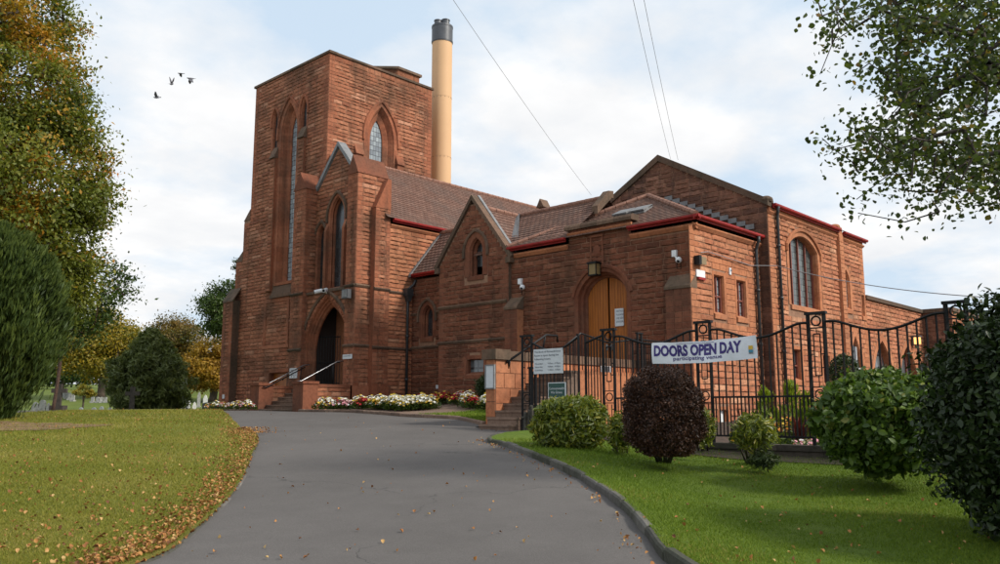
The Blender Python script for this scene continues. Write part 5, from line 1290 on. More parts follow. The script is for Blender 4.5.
# background trees
def bgtree(name, xc, ytop, ybot, wpx, d, mat, label, n=14000, leaf=.26, tr=.22, basey=None, blobs=5, group='trees in the cemetery', spread=.45, **k):
    sc_ = d / 850; R_ = wpx / 2 * sc_ * 1.22; n = int(n * 1.5); zc = ((410 - ytop) + (410 - ybot)) / 2 * sc_; hz = (ybot - ytop) / 2 * sc_; r = (xc - 500) * sc_; bl = [(D(d, r, zc), (R_ * .72, R_ * .72, hz * .72), 2.5)]
    for q_ in range(blobs):
        a = rng.random() * 2 * math.pi; f = rng.uniform(.35, .6); bl.append((D(d + math.sin(a) * R_ * f, r + math.cos(a) * R_ * f, zc + rng.uniform(-.5, .45) * hz), (R_ * .45, R_ * .45, hz * .38), .9))
    bl.append((D(d, r, zc + hz * .55), (R_ * .4, R_ * .4, hz * .42), .8))
    return tree(name, gbase(d, r), bl, int(n / 90), n, leaf, mat, label, group, trunk_r=tr, spread=spread * R_ / 4, trunk_top=D(d, r, zc - hz * .3), minr=.03, **k)
bgtree('maple_tree', 100, 305, 394, 82, 84, L['yellowgreen'], 'rounded yellow-green tree with dark trunk among the graves', tr=.42, n=16000)
bgtree('broadleaf_tree', 165, 312, 396, 70, 92, L['olive'], 'taller olive and rust tree rising behind the dark rounded yew', n=15000, tr=.4)
bgtree('maple_tree', 212, 336, 396, 62, 78, L['orange'], 'orange and yellow tree close to the left side of the tower', n=14000, tr=.35)
bgtree('ash_tree', 221, 278, 345, 50, 60, L['midgreen'], 'loose dark green tree just left of the tower buttress', n=9000, leaf=.2, tr=.2, spread=.6)
bgtree('ash_tree', 246, 246, 300, 30, 75, L['midgreen'], 'green tree top showing at the tower edge behind the buttress', n=3500, leaf=.22, tr=.2)
bgtree('broadleaf_tree', 60, 330, 392, 60, 110, L['midgreen'], 'far green tree behind the rows of graves at the left', n=9000, leaf=.35)
bgtree('broadleaf_tree', 130, 340, 392, 60, 125, L['olive'], 'far olive tree between the yellow tree and the yew', n=7000, leaf=.4)
bgtree('broadleaf_tree', 200, 352, 398, 60, 130, L['darkgreen'], 'far dark tree behind the orange one', n=7000, leaf=.4)
bgtree('broadleaf_tree', 15, 320, 395, 70, 120, L['darkgreen'], 'far dark tree hidden behind the conifer', n=6000, leaf=.4)
L['yewleaf'] = leaf_mat('yew_leaves', [(0, (.045, .065, .018)), (.6, (.11, .14, .038)), (1, (.20, .22, .065))], trans=.2)
th = conifer('yew', gbase(46, -19.1), 4.75, 2.0, 44000, .17, L['yewleaf'], 'dense dark green rounded yew with pointed top in front of the cemetery trees', lambda u: (.55 + 1.2 * u if u < .35 else .97) if u < .42 else max(.06, (1 - ((u - .42) / .58) ** 1.7) * (1 + .08 * math.sin(u * 23))), upn=.35, lobes=6)
bgtree('ornamental_tree', 81, 384, 399, 22, 62, L['yellowgreen'], 'small pale leafed young tree in front of the graves', n=1500, leaf=.13, tr=.07, blobs=3)
# hedge along the far cemetery edge
hb = empty('hedge', D(160, -75, 3.5), 'long dark hedge closing the far side of the cemetery', 'hedge')
pts = np.array([D(160 + rng.normal() * 1.5, rng.uniform(-150, -30), gz(*dr(160, -75)) + rng.random() ** .8 * 4.5 + .8 * math.sin(k_ * .0002)) for k_ in range(16000)])
leaf_mesh('foliage', pts, .75, L['darkgreen'], thing=hb)

# overhanging branches upper right
cl = []
def addcl(n, x0, x1, y0, y1, f=None):
    k = 0
    while k < n:
        x = rng.uniform(x0, x1); y = rng.uniform(y0, y1)
        if f is None or f(x, y): cl.append(px(x, y, rng.uniform(9.8, 12.6))); k += 1
# the outline leans: nearer the bottom it starts further right
lim = lambda x, y: (x > 828 + max(0, 60 - abs(y - 60)) * -.15 + max(0, y - 60) * .18 + 25 * math.sin(y * .11)) and not (x < 900 and 95 < y < 115)
addcl(270, 885, 1045, -30, 192, lim); addcl(70, 826, 920, -20, 165, lim); addcl(45, 925, 1060, 150, 212); addcl(30, 940, 1060, -80, 0); addcl(8, 812, 850, -10, 35); addcl(10, 850, 905, 150, 200)
for (x, y) in ((858, 213), (820, 74), (905, 222), (835, 150), (822, 138)): cl.append(px(x, y, 11))
cl = np.array(cl)
ot = empty('sycamore_tree', gbase(12.5, 12.5), 'leafy branches of a tree overhanging from the upper right corner', 'tree')
skeleton(gbase(12.5, 12.5), cl, D(12.5, 11.0, 5.0),   .12, M['twig'], ot, minr=.0055, pull=.1)
k = 30; ci = np.repeat(np.arange(len(cl)), k); dens = np.array([.55 + .45 * min(1, max(0, ((c[0] * SY - c[1] * CY) - 4.2) / 1.8)) for c in cl])
off = rng.normal(size=(len(ci), 3)) * .125; pts = cl[ci] + off; keepm = rng.random(len(ci)) < dens[ci]
pts = pts[keepm]; out = np.tile([0, 0, 1.], (len(pts), 1)) * .6
leaf_mesh('crown', pts, .068, L['canopy'], out=out, thing=ot, width=.9, broad=True)

# shrubs
def shrub(name, base, c, rad, n, size, mat, label, elong=1.2, width=.55, shell=.62, stems=8, noise_a=.16, cat='shrub', group=None, boxy=0, cutz=None, bark='twig', stem_r=.02, up=.0, nf=2.2, shoot=.09):
    th = empty(name, base, label, cat, group); v = rng.normal(size=(n, 3)); v /= np.linalg.norm(v, axis=1, keepdims=True)
    if boxy: v = v / (np.abs(v) ** boxy).sum(1, keepdims=True) ** (1 / boxy)
    q_ = shell + (1 - shell) * rng.random((n, 1)) ** .6
    bmp = np.array([noise.noise(Vector(p) * nf + Vector((base[0], base[1], 0))) for p in v])[:, None]; bmp2 = np.array([noise.noise(Vector(p) * nf * 3.1 + Vector((3, base[1], 0))) for p in v])[:, None]
    pts = np.asarray(c) + v * q_ * np.asarray(rad) * (1 + noise_a * bmp * 1.6 + noise_a * .7 * bmp2) + rng.normal(size=(n, 3)) * size * .5
    ns = max(4, n // 130); sv_ = rng.normal(size=(ns, 3)); sv_[:, 2] = np.abs(sv_[:, 2]) * .9; sv_ /= np.linalg.norm(sv_, axis=1, keepdims=True); kk = 9
    si = np.repeat(np.arange(ns), kk); tt = (.86 + shoot * 2.2 * rng.random((ns * kk, 1)) * (rng.random((ns, 1)) ** 1.5)[si]); sp_ = np.asarray(c) + sv_[si] * tt * np.asarray(rad) + rng.normal(size=(ns * kk, 3)) * size * .35
    pts = np.concatenate([pts, sp_]); v = np.concatenate([v, sv_[si]]); bmp2 = np.concatenate([bmp2, np.full((len(si), 1), .5)])
    g = np.array([gz(p[0], p[1]) + .12 for p in pts]); m_ = pts[:, 2] > g
    if cutz is not None: m_ &= pts[:, 2] > cutz
    pts = pts[m_]; v = v[m_]; r = np.clip(rng.random(len(pts)) * .8 + .25 * bmp2[m_, 0] + .1, 0, 1); o2 = v.copy(); o2[:, 2] += .35
    leaf_mesh('foliage', pts, size, mat, rnd=r, out=o2, elong=elong, width=width, thing=th, var=.55, broad=size > .05)
    mb = MB(); b = Vector(base)
    for k in range(stems):
        a = 2 * math.pi * k / stems + .3; e = Vector(c) + Vector((math.cos(a) * rad[0] * .6, math.sin(a) * rad[1] * .6, rad[2] * random.uniform(-.2, .6))); s_ = b + Vector((math.cos(a) * .08, math.sin(a) * .08, 0)); m1 = s_.lerp(e, .5) + Vector((math.cos(a), math.sin(a), 0)) * rad[0] * .12
        mb.tube([s_, m1, e], [stem_r, stem_r * .75, stem_r * .3], 6)
    o = mb.build('stems', M[bark], None, True); keep(o, th); return th
def gp(x, y, d=None):      # ground point on the right lawn
    p = G(x, y); return (p.x, p.y, p.z + .05)
b = gp(664, 468); dd = 13.1
shrub('berberis_bush', b, px(664, 414, 13.1), (.55, .55, .67), 60000, .030, L['purple'], 'clipped dark purple dome bush with bare stems on the lawn', noise_a=.10, shoot=.05, stems=9, stem_r=.028, cutz=float(px(664, 456, 13.1)[2]), boxy=2.9, shell=.8)
mb_ = None
b = gp(570, 452)
shrub('laurel_bush', b, px(570, 424, 15.4), (.56, .56, .43), 13000, .066, L['laurel'], 'yellow-green laurel clipped into a low block below the notices', elong=1.7, width=.5, noise_a=.11, boxy=3.6, stems=8, stem_r=.02, shell=.55)
b = gp(876, 482)
shrub('broadleaf_bush', b, px(884, 422, 11.6), (.86, .86, .66), 15000, .082, L['shrub'], 'large rounded bright green leafy bush in front of the fence', noise_a=.17, stems=10, stem_r=.02, width=.68, elong=1.15, shell=.6, nf=3.2)
shrub('holly_bush', gbase(8.0, 5.6), px(1070, 420, 8.0), (1.26, 1.26, 1.30), 46000, .055, L['holly'], 'big dark glossy holly at the right edge of the lawn', noise_a=.13, shell=.55, stems=10, width=.62, nf=3.0, stem_r=.03)
b = gp(752, 468)
shrub('rhododendron_bush', b, px(754, 432, 13.4), (.37, .37, .27), 1100, .07, L['laurel'], 'sparse yellowing shrub in front of the fence plinth between the purple and green bushes', elong=1.6, width=.4, shell=.35, stems=7, noise_a=.2)
shrub('low_juniper', gp(758, 470), px(764, 460, 13.2), (.26, .24, .12), 1300, .05, L['darkgreen'], 'low dark shrub at the foot of the yellowing shrub', elong=1.6, width=.3, shell=.3, stems=4)
b = gp(622, 458); shrub('young_bush', b, px(620, 433, 14.6), (.20, .20, .34), 800, .075, L['laurel'], 'narrow pale green shrub between the laurel block and the purple bush', elong=1.6, width=.42, shell=.2, stems=5, noise_a=.2)
shrub('young_bush', gp(703, 455), px(704, 428, 14.9), (.18, .18, .33), 900, .065, L['laurel'], 'thin yellow-green shrub just right of the purple bush by a fence post', elong=1.5, width=.4, shell=.2, stems=4)
# inner garden behind the railings
def igb(x, d): p = px(x, 410, d); return (p[0], p[1], gz(p[0], p[1]))
for (x, d, h, r_, lab) in ((766, 19.5, 1.35, .30, 'lime green upright conifer behind the fence, left of the red blades'), (792, 20.5, 1.5, .34, 'lime green upright conifer behind the fence near the hall pipe'), (806, 19.5, 1.2, .3, 'lime green conifer beside the tall fence post'), (833, 18.5, 1.1, .3, 'lime green conifer behind the fence at the left of the leafy bush')):
    conifer('golden_conifer', igb(x, d), h, r_, 3500, .055, L['lime'], lab, lambda u: .8 if u < .5 else max(.05, 1 - (u - .5) * 1.8), trunk_r=.03, group='lime green conifers behind the railings', cat='shrub')
for (x, y0, y1, d, w, lab) in ((844, 354, 392, 18.5, 30, 'dark clipped ball topiary behind the fence near the white framed arch'), (885, 366, 395, 19.5, 26, 'smaller dark clipped topiary under the middle arch')):
    p = px(x, (y0 + y1) / 2, d); rr = w / 2 / 850 * d; shrub('topiary', igb(x, d), tuple(p), (rr, rr, (y1 - y0) / 2 / 850 * d), 5000, .04, L['darkgreen'], lab, noise_a=.04, stems=4, cutz=-10)
ph = empty('red_phormium', igb(797, 18.2), 'spiky dark red blade-leaved plant behind the railings', 'plant'); mb = MB(); bb = Vector(igb(797, 18.2))
for k in range(46):
    a = random.random() * 6.28; l_ = random.uniform(.5, 1.0); ou = random.uniform(.15, .55); w = .025; s_ = Vector((-math.sin(a), math.cos(a), 0)) * w; p1 = bb + Vector((math.cos(a) * ou * .4, math.sin(a) * ou * .4, l_ * .6)); p2 = bb + Vector((math.cos(a) * ou, math.sin(a) * ou, l_ * random.uniform(.75, 1.05)))
    mb.poly([bb - s_, bb + s_, p1 + s_, p1 - s_], 0, random.random()); mb.poly([p1 - s_, p1 + s_, p2], 0, random.random())
P(mb, 'blades', L['phormium'], ph)
ph = empty('red_phormium', igb(742, 18.6), 'smaller red spiky plant behind the yellowing shrub', 'plant'); mb = MB(); bb = Vector(igb(742, 18.6))
for k in range(30):
    a = random.random() * 6.28; l_ = random.uniform(.5, 1.0); ou = random.uniform(.1, .35); w = .02; s_ = Vector((-math.sin(a), math.cos(a), 0)) * w; p1 = bb + Vector((math.cos(a) * ou * .4, math.sin(a) * ou * .4, l_ * .6)); p2 = bb + Vector((math.cos(a) * ou, math.sin(a) * ou, l_))
    mb.poly([bb - s_, bb + s_, p1 + s_, p1 - s_], 0, random.random()); mb.poly([p1 - s_, p1 + s_, p2], 0, random.random())
P(mb, 'blades', L['phormium'], ph)
p = G(486, 406); shrub('evergreen_bush', (21.6, 20.9, .25), (21.6, 20.85, .75), (.45, .55, .55), 6000, .06, L['darkgreen'], 'dark feathery bush against the gable wall behind the pier', noise_a=.2, stems=5, shell=.4)

# flowers: prototypes and copies
def bouquet_mesh(kind, n, rad, h, seed):
    rd = np.random.default_rng(seed); mb = MB(); cols = {'white': [0, 0, 0, 1], 'mixed': [0, 1, 2, 3, 0], 'red': [2, 2, 2, 2, 1], 'yellow': [1, 0, 0, 4], 'pink': [3, 3, 0, 0]}[kind]
    for k in range(n):
        a = rd.uniform(0, 6.28); q_ = math.sqrt(rd.random()); x, y = math.cos(a) * q_ * rad, math.sin(a) * q_ * rad * .8; z = h * (1 - .55 * q_ * q_) * rd.uniform(.7, 1.05); m = cols[int(rd.integers(len(cols)))]; s_ = rd.uniform(.032, .06)
        tilt = Vector((x, y, rad * .9)).normalized(); u = tilt.orthogonal().normalized(); w = tilt.cross(u); c0 = mb.vert((x, y, z), rd.random()); np_ = 7; ring_ = [mb.vert(Vector((x, y, z)) + (u * math.cos(6.283 * j / np_) + w * math.sin(6.283 * j / np_)) * s_ * (1 if j % 2 else .75) + tilt * s_ * .4, rd.random()) for j in range(np_)]
        for j in range(np_): mb.face([c0, ring_[j], ring_[(j + 1) % np_]], m)
    me = mb.build('blooms', [PET['white'], PET['yellow'], PET['red'], PET['pink'], PET['orange']])
    mg = MB()
    for k in range(n * 2):
        a = rd.uniform(0, 6.28); q_ = math.sqrt(rd.random()) * 1.1; x, y = math.cos(a) * q_ * rad, math.sin(a) * q_ * rad * .9; z = h * rd.uniform(.1, .85) * (1 - .5 * q_ * q_); l_ = .09; dv = Vector((math.cos(a + rd.uniform(-1, 1)), math.sin(a), rd.uniform(-.2, .9))).normalized() * l_; sd = dv.orthogonal().normalized() * .022; c0 = Vector((x, y, z)); r_ = rd.random()
        mg.poly([c0, c0 + dv * .5 + sd, c0 + dv, c0 + dv * .5 - sd], 0, r_)
    return me, mg.build('leaves', L['midgreen'])
BQ = {}
for i, (k_, n_, r_, h_) in enumerate((('white', 60, .26, .42), ('mixed', 55, .24, .34), ('red', 55, .26, .34), ('yellow', 50, .24, .36), ('pink', 50, .24, .34))):
    BQ[k_] = bouquet_mesh(k_, n_, r_, h_, 50 + i)
used = set()
def bouquet(kind, x, y, label, group, s_=1.12):
    e = empty('bouquet', (x, y, gz(x, y) + .05), label, 'flowers', group); e.rotation_euler = (0, 0, random.random() * 6.28); e.scale = (s_ * random.uniform(.85, 1.15),) * 3
    for o in BQ[kind]:
        c = o if kind not in used else o.copy()
        if kind in used: col.objects.link(c)
        c.parent = e
    used.add(kind)
FL = {'white': 'low bouquet of mostly white flowers in the long row by the nave wall', 'mixed': 'mixed bright bouquet in the long row by the nave wall', 'red': 'deep red floral tribute in the row before the gable wall', 'yellow': 'yellow and white bouquet in the long row by the nave wall', 'pink': 'pale pink and white bouquet in the long row by the nave wall'}
def row(x0, y0, x1, y1, n, kinds, wid):
    for k in range(n):
        t = (k + random.random() * .6) / n; kd = kinds[min(len(kinds) - 1, int(t * len(kinds)))]; kd = random.choice(kd) if isinstance(kd, (list, tuple)) else kd
        bouquet(kd, x0 + (x1 - x0) * t + random.uniform(-wid, wid), y0 + (y1 - y0) * t + random.uniform(-.15, .15), FL[kd], 'floral tributes along the bed')
a = G(352, 410); b = G(448, 410.5)
row(18.7, 26.6, 18.9, 23.5, 20, [('white', 'mixed'), ('mixed', 'pink'), ('pink', 'white'), ('red', 'white'), ('white', 'yellow')], .35)
row(18.9, 23.7, 18.8, 21.2, 30, [('yellow', 'white', 'white'), 'white', 'white', ('white', 'white', 'yellow'), 'white'], .35)
row(20.4, 23.0, 20.2, 20.9, 10, ['red', 'red', ('red', 'mixed')], .25)
row(19.8, 20.2, 18.9, 17.4, 18, [('white', 'mixed'), ('yellow', 'red', 'mixed'), 'white', 'white', ('white', 'pink')], .3)
for k, (x, kd) in enumerate(((208, 'yellow'), (216, 'white'), (222, 'mixed'), (228, 'pink'), (233, 'white'), (238, 'mixed'), (243, 'pink'), (248, 'white'), (252, 'mixed'))):
    v, d = ray(x, 412.2); p = v * (33.0 / d) if x < 226 else v * (31.2 / d); bouquet(kd, p.x, p.y, {'yellow': 'yellow wreath on the kerb in front of the dark headstone', 'white': 'white wreath among the tributes at the foot of the tower', 'mixed': 'mixed coloured tribute at the foot of the tower', 'pink': 'pink and white tribute at the foot of the tower'}[kd], 'floral tributes left of the steps', .8)
e = empty('red_lantern', (18.9, 32.2, 0), 'bright red memorial stand at the foot of the tower beside the step pier', 'memorial'); mb = MB(); mb.tube([(18.75, 31.75, 0), (18.75, 31.75, .35), (18.75, 31.75, .5)], [.13, .11, .03], 10); P(mb, 'cover', M['redpaint'], e)
# bedding flowers behind the railings
bd = {'orange': (736, 776, 'orange'), }
def bedding(name, x0, x1, d0, d1, n, cols_, label, h=.35):
    e = empty(name, igb((x0 + x1) / 2, (d0 + d1) / 2), label, 'flowers'); mb = MB()
    for k in range(n):
        p = Vector(igb(random.uniform(x0, x1), random.uniform(d0, d1))); p.z += random.uniform(.5, 1) * h; m = random.choice(cols_); u = Vector((random.gauss(0, .5), random.gauss(0, .5), 1)).normalized(); a_ = u.orthogonal().normalized(); b_ = u.cross(a_); s_ = random.uniform(.03, .055)
        mb.poly([p + (a_ * math.cos(j * 1.047) + b_ * math.sin(j * 1.047)) * s_ for j in range(6)], m, random.random())
    P(mb, 'blooms', [PET['white'], PET['yellow'], PET['red'], PET['pink'], PET['orange']], e)
    pts = np.array([np.array(igb(random.uniform(x0 - 3, x1 + 3), random.uniform(d0, d1))) + [0, 0, random.random() * h * .9] for k in range(n * 4)]); leaf_mesh('leaves', pts, .09, L['midgreen'], thing=e, elong=1.5)
bedding('flower_clump', 730, 758, 16.6, 17.6, 90, [1, 2, 4, 2, 1], 'red and yellow bedding flowers behind the yellowing shrub', .42); bedding('flower_clump', 768, 790, 17.5, 18.5, 60, [4, 1, 4], 'orange bedding flowers beside the lime conifer', .7); bedding('flower_clump', 790, 818, 16.3, 17.2, 90, [3, 0, 3], 'pale pink bedding flowers along the plinth', .25)

# ------------------------------------------------------------------ cemetery
def headstone(base, w, h, kind, rot, label, group, t=.14):
    mb = MB(); x, y, z = base; n = 10
    out_ = [(-w / 2, 0), (w / 2, 0), (w / 2, h * .78)]
    if kind == 'round': out_ += [(w / 2 * math.cos(math.pi * k / n), h * .78 + h * .22 * math.sin(math.pi * k / n)) for k in range(1, n)]
    elif kind == 'point': out_ += [(0, h)]
    elif kind == 'shoulder': out_ += [(w * .36, h * .78), (w * .3, h * .9), (0, h), (-w * .3, h * .9), (-w * .36, h * .78)]
    out_ += [(-w / 2, h * .78)]
    c, s_ = math.cos(rot), math.sin(rot); mb.prism([(x + a * c, y + a * s_, z + b) for a, b in out_], (-s_ * t, c * t, 0)); mb.box((x - w * .62, y - .16, z - .2), (x + w * .62, y + .3, z + .08), 0, None, rot, (x, y, z))
    return mb
def hs(x, yb, d, wpx, hpx, kind, m, label, group='headstones in the cemetery'):
    p = px(x, yb, d); zb = gz(p[0], p[1]); top = px(x, yb - hpx, d)[2]; h = max(.35, top - zb); w = wpx / 850 * d
    tag(headstone((p[0], p[1], zb), w, h, kind, -YAW * 0 + R(-46.7) + random.uniform(-.2, .2), label, group).build('headstone', M[m]), label, 'headstone', group)
small = 'short pale rounded headstone in the front row beyond the lawn crest'
for x, w, h in ((80, 4, 6), (93, 5, 6), (100.5, 4, 7), (109, 4, 6), (138, 4, 4), (147, 4, 6), (182, 4, 5), (186, 4, 7)): hs(x, 415.5, 50, w, h + 2, 'round', 'gravewhite', small)
for x, w, h, k_ in ((34, 7, 14, 'shoulder'), (41, 6, 16, 'round'), (47, 3, 13, 'point'), (37, 10, 8, 'round')): hs(x, 416, 44, w, h, k_, 'gravestone', {'shoulder': 'grey shouldered headstone half hidden by the conifer', 'round': 'rounded grey headstone left of the slim trunk', 'point': 'narrow pointed grey headstone nearest the slim trunk'}[k_])
for i, (x, h) in enumerate(((60, 12), (63.5, 10), (66, 9), (69, 8), (72.5, 8), (57, 7))): hs(x, 399 + i * .6, 88 - i * 2, 3, h, 'round' if i % 2 else 'point', 'gravestone', 'weathered grey headstone in the slanting row up the slope')
for i, x in enumerate((92, 97, 101, 105)): hs(x, 404, 78, 3, 7, 'round', 'gravestone', 'small grey headstone in the shade of the yellow-green tree')
hs(198.5, 404, 72, 3, 12, 'point', 'gravestone', 'thin tall grey headstone left of the tower in the grass'); hs(205, 404, 70, 4, 9, 'shoulder', 'gravewhite', 'pale headstone just right of the thin tall one')
for i, x in enumerate((176, 181, 188, 194)): hs(x, 409 + (i % 2), 60, 3.5, 8, ('round', 'shoulder')[i % 2], 'gravewhite', 'white headstone between the yew and the tower')
hs(207, 413, 36.5, 11, 10, 'round', 'gravedark', 'broad black rounded headstone behind the yellow wreath'); hs(217, 413, 37.2, 9, 9, 'round', 'gravedark', 'second black rounded headstone behind the white wreath')
def cross(x, yb, d, hpx, label):
    p = px(x, yb, d); zb = gz(p[0], p[1]); h = hpx / 850 * d; e = empty('stone_cross', (p[0], p[1], zb), label, 'cross'); rot = R(-46.7)
    mb = MB(); mb.box((p[0] - .1, p[1] - .07, zb), (p[0] + .1, p[1] + .07, zb + h), 0, None, rot, (p[0], p[1], zb)); mb.box((p[0] - .33, p[1] - .068, zb + h * .66), (p[0] + .33, p[1] + .068, zb + h * .66 + .19), 0, None, rot, (p[0], p[1], zb)); P(mb, 'cross_shaft', M['crossstone'], e)
    mb = MB(); mb.box((p[0] - .3, p[1] - .2, zb - .1), (p[0] + .3, p[1] + .2, zb + .2), 0, None, rot, (p[0], p[1], zb)); P(mb, 'cross_base', M['crossstone'], e)
cross(57.5, 417, 37, 26, 'brown stone cross beside the slim reddish trunk'); cross(131, 417, 41, 26, 'dark stone cross against the yew')
mb = MB()      # timber stub fence beside the gate
tf = empty('timber_fence', G(530, 434), 'short weathered timber paling at the end of the kerb beside the laurel', 'fence')
for k in range(4):
    v_ = G(524 + 4.2 * k, 434); x, y = v_.x, v_.y; mb = MB(); zb = v_.z - .05; ln = random.uniform(-.05, .05); hh = random.uniform(.5, .68); mb.prism([(x - .03, y - .04, zb), (x + .03, y - .04, zb), (x + .03 + ln, y - .04, zb + hh), (x + ln, y - .04, zb + hh + .03), (x - .03 + ln, y - .04, zb + hh)], (0, .06, 0)); P(mb, 'pale', M['timberpost'], tf)
mb = MB(); mb.bar(G(523, 434) + Vector((0, .05, .35)), G(538, 434) + Vector((0, .05, .38)), .04); P(mb, 'rail', M['timberpost'], tf)

# birds
def bird(x, y, d, rot, flap, label, s_=1.):
    p = Vector(at_d(x, y, d)); e = empty('pigeon', p, label, 'bird', 'pigeons in flight'); e.rotation_euler = rot; e.scale = (s_ * .78,) * 3
    mb = MB(); mb.tube([(-.2, 0, .0), (-.12, 0, .0), (0, 0, 0), (.1, 0, .015), (.15, 0, .035), (.19, 0, .035)], [.012, .035, .055, .04, .026, .008], 8); mb.prism([(-.12, -.02, 0), (-.12, .02, 0), (-.27, .055, 0), (-.27, -.055, 0)], (0, 0, .008)); o = mb.build('body', M['pigeon'], e, True)
    for sg in (1, -1):
        mb = MB(); c, s2 = math.cos(flap), math.sin(flap); q_ = [(.07, .03), (.09, .2), (.0, .38), (-.06, .36), (-.08, .18), (-.08, .03)]; mb.prism([(a, sg * b * c, b * s2) for a, b in q_], (0, 0, .008)); o = mb.build('wing', M['pigeon'], e)
bird(156.5, 97.5, 34, (0.1, .1, 2.4), .75, 'lowest of the four flying pigeons', .9); bird(171.5, 84, 33, (.2, -.3, .6), 1.2, 'pigeon with wings raised, second from the left'); bird(180.5, 73.5, 34, (0, .1, 2.6), -.3, 'highest pigeon of the four', .8); bird(190.5, 78.5, 33, (-.2, .2, 2.9), -.7, 'rightmost of the four flying pigeons')

# ------------------------------------------------------------------ grass and litter
def scatter(n, inside, dmin, dmax, rlim, power=1.6, zoff=.05):
    out = []; c = 0
    while c < n:
        m = n * 2; u = rng.random(m); d = (dmin ** (1 - power) + u * (dmax ** (1 - power) - dmin ** (1 - power))) ** (1 / (1 - power)); r = rng.uniform(rlim[0], rlim[1], m) * d
        for a, b in zip(d, r):
            x, y = a * CY + b * SY, a * SY - b * CY
            if inside(x, y): out.append((x, y, gz(x, y) + zoff, a)); c += 1
            if c >= n: break
    return np.array(out)
def in_poly_fast(poly):
    P_ = [(p.x, p.y) for p in poly]
    def f(x, y):
        c = False; j = len(P_) - 1
        for i in range(len(P_)):
            a, b = P_[i], P_[j]
            if (a[1] > y) != (b[1] > y) and x < (b[0] - a[0]) * (y - a[1]) / (b[1] - a[1]) + a[0]: c = not c
            j = i
        return c
    return f
fl_ = in_poly_fast(left_poly); fr_ = in_poly_fast(right_poly)
def blades(name, pts, mat, h):
    N = len(pts); s_ = (pts[:, 3:4] / 9) ** .6; hh = h * s_ * rng.uniform(.5, 1.2, (N, 1)); w = .0035 * s_ * 1.3; a = rng.random((N, 1)) * 6.283; lean = rng.normal(size=(N, 2)) * .6
    side = np.concatenate([np.cos(a), np.sin(a), np.zeros((N, 1))], 1) * w; b = pts[:, :3]; tip = b + np.concatenate([lean * hh, hh], 1)
    V_ = np.stack([b - side, b + side, tip], 1).reshape(-1, 3); me = bpy.data.meshes.new(name); me.vertices.add(N * 3); me.vertices.foreach_set('co', V_.astype(np.float32).ravel()); me.loops.add(N * 3); me.loops.foreach_set('vertex_index', np.arange(N * 3, dtype=np.int32)); me.polygons.add(N)
    me.polygons.foreach_set('loop_start', (np.arange(N) * 3).astype(np.int32)); me.polygons.foreach_set('loop_total', np.full(N, 3, np.int32)); me.update(calc_edges=True); me.materials.append(mat)
    r = np.clip(rng.random(N) * .8 + .2 * np.sin(b[:, 0] * 1.7) * np.sin(b[:, 1] * 1.3) + .1, 0, 1); at = me.attributes.new('rnd', 'FLOAT', 'POINT'); at.data.foreach_set('value', np.repeat(r, 3).astype(np.float32)); o = bpy.data.objects.new(name, me); col.objects.link(o); tag(o, kind='stuff'); return o
tag(blades('grass', scatter(150000, fl_, 6.2, 30, (-.66, -.20), 1.8, .04), L['grassL'], .032), 'short dry mown grass on the left lawn', 'grass')
tag(blades('grass', scatter(140000, fr_, 5.8, 17, (-.02, .66), 1.8, .08), L['grassR'], .034), 'short green mown grass on the right lawn', 'grass')
tag(blades('grass', scatter(9000, in_poly_fast(patch), 20, 30, (-.2, .2), 1.2, .07), L['grassR'], .04), 'small patch of grass before the terrace pier', 'grass')
def litter(pts, label, size=.034):
    n = len(pts); o = leaf_mesh('fallen_leaves', pts[:, :3] + np.array([0, 0, .012]), size, L['litter'], out=np.tile([0, 0, 2.2], (n, 1)), width=.85, var=.5, fold=.7, broad=True); tag(o, label, 'leaves', kind='stuff')
lp = [scatter(1000, fl_, 7, 32, (-.62, -.18), 1.3, .065)]
le = [Vector(p) for p in left_edge]
ed = []
for k in range(4200):
    i = rng.integers(4, 72); a = le[i]; b = le[i + 1]; p = a.lerp(b, rng.random()); t = (b - a).normalized(); nn = Vector((t.y, -t.x, 0)); o_ = -abs(rng.normal()) * .28 + .02; p = p + nn * o_; ed.append((p.x, p.y, gz(p.x, p.y) + (.05 if o_ < 0 else .006), 9))
litter(np.concatenate(lp + [np.array(ed)]), 'orange and brown leaves strewn over the left lawn and gathered along its edge')
litter(scatter(170, fr_, 6, 16, (0, .6), 1.4, .10), 'scattered fallen leaves on the right lawn', .034)
froad = in_poly_fast(road_poly)
kl = []
for k in range(160):
    i = rng.integers(2, len(kerb_line) - 12); a = Vector(kerb_line[i]); b = Vector(kerb_line[i + 1]); p = a.lerp(b, rng.random()); t = (b - a).normalized(); nn = Vector((-t.y, t.x, 0)); p = p + nn * (.13 + abs(rng.normal()) * .12); kl.append((p.x, p.y, gz(p.x, p.y) + .008, 9))
rp = scatter(130, lambda x, y: froad(x, y) and not fl_(x, y) and not fr_(x, y), 7, 30, (-.4, .12), 1.2, .008)
litter(np.concatenate([rp, np.array(kl)]), 'a few dead leaves blown over the asphalt drive', .032)

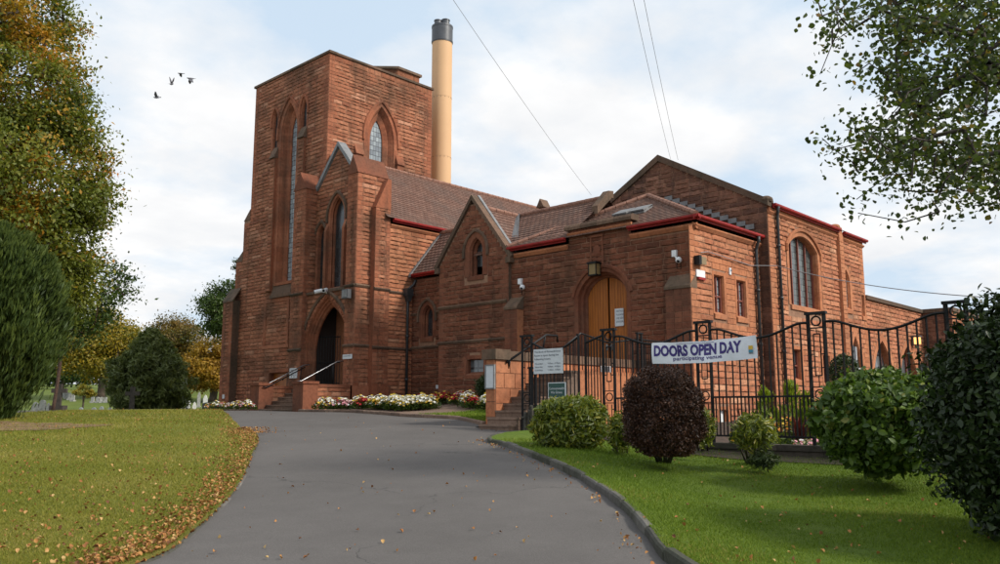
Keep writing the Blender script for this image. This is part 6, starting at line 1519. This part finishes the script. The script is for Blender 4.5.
# ------------------------------------------------------------------ light, sky, camera
SUN_AZ, SUN_EL = R(43.3 - 112), R(38)
sv = Vector((math.cos(SUN_AZ) * math.cos(SUN_EL), math.sin(SUN_AZ) * math.cos(SUN_EL), math.sin(SUN_EL)))
sd = bpy.data.lights.new('sun', 'SUN'); sd.energy = 4.0; sd.angle = R(9.0); sd.color = (1, .93, .83)
so = bpy.data.objects.new('sun', sd); sc.collection.objects.link(so); so.rotation_euler = sv.to_track_quat('Z', 'Y').to_euler()
w = bpy.data.worlds.new('World'); sc.world = w; w.use_nodes = True; nt = w.node_tree; nt.nodes.clear()
T = NT.__new__(NT); T.t = nt
out = T.n('ShaderNodeOutputWorld'); bg = T.n('ShaderNodeBackground'); T.l(bg.outputs[0], out.inputs[0]); bg.inputs[1].default_value = .1
sky = T.n('ShaderNodeTexSky', sky_type='NISHITA'); sky.sun_disc = False; sky.sun_elevation = SUN_EL; sky.sun_rotation = math.atan2(sv.x, sv.y); sky.air_density = 1.2; sky.dust_density = 2.5
tc = T.n('ShaderNodeTexCoord'); sp = T.n('ShaderNodeSeparateXYZ'); T.l(tc.outputs['Generated'], sp.inputs[0])
zz = T.math('ADD', T.math('MAXIMUM', sp.outputs[2], 0.), .22); cb = T.n('ShaderNodeCombineXYZ')
T.l(T.math('DIVIDE', sp.outputs[0], zz), cb.inputs[0]); T.l(T.math('DIVIDE', sp.outputs[1], zz), cb.inputs[1])
n1 = T.noise(1.5, 9, .56, cb.outputs[0]); n2 = T.noise(3.2, 7, .55, cb.outputs[0])
fac = T.ramp(n1, [(.40, (.1, .1, .1)), (.47, (.5, .5, .5)), (.57, (1, 1, 1))])
cc = T.ramp(n2, [(.32, (8.7, 8.9, 9.2)), (.5, (9.6, 9.65, 9.75)), (.68, (10.5, 10.5, 10.5))])
pale = T.mix(.9, sky.outputs[0], (6.5, 8.1, 9.8, 1))
T.l(T.mix(fac, pale, cc), bg.inputs[0])
cam = bpy.data.cameras.new('camera'); co = bpy.data.objects.new('camera', cam); sc.collection.objects.link(co); sc.camera = co
cam.sensor_width = 36; cam.lens = 36 * FPX / 1000; cam.clip_end = 3000; cam.clip_start = .1
fwd = Vector((CY * math.cos(PIT), SY * math.cos(PIT), math.sin(PIT))); co.rotation_euler = fwd.to_track_quat('-Z', 'Y').to_euler(); co.location = (0, 0, 0)
vs = sc.view_settings; vs.view_transform = 'Standard'; vs.look = 'None'; vs.exposure = 0; vs.gamma = 1; vs.use_curve_mapping = False
sc.cycles.use_denoising = True
sc.cycles.max_bounces = 6; sc.cycles.transparent_max_bounces = 4
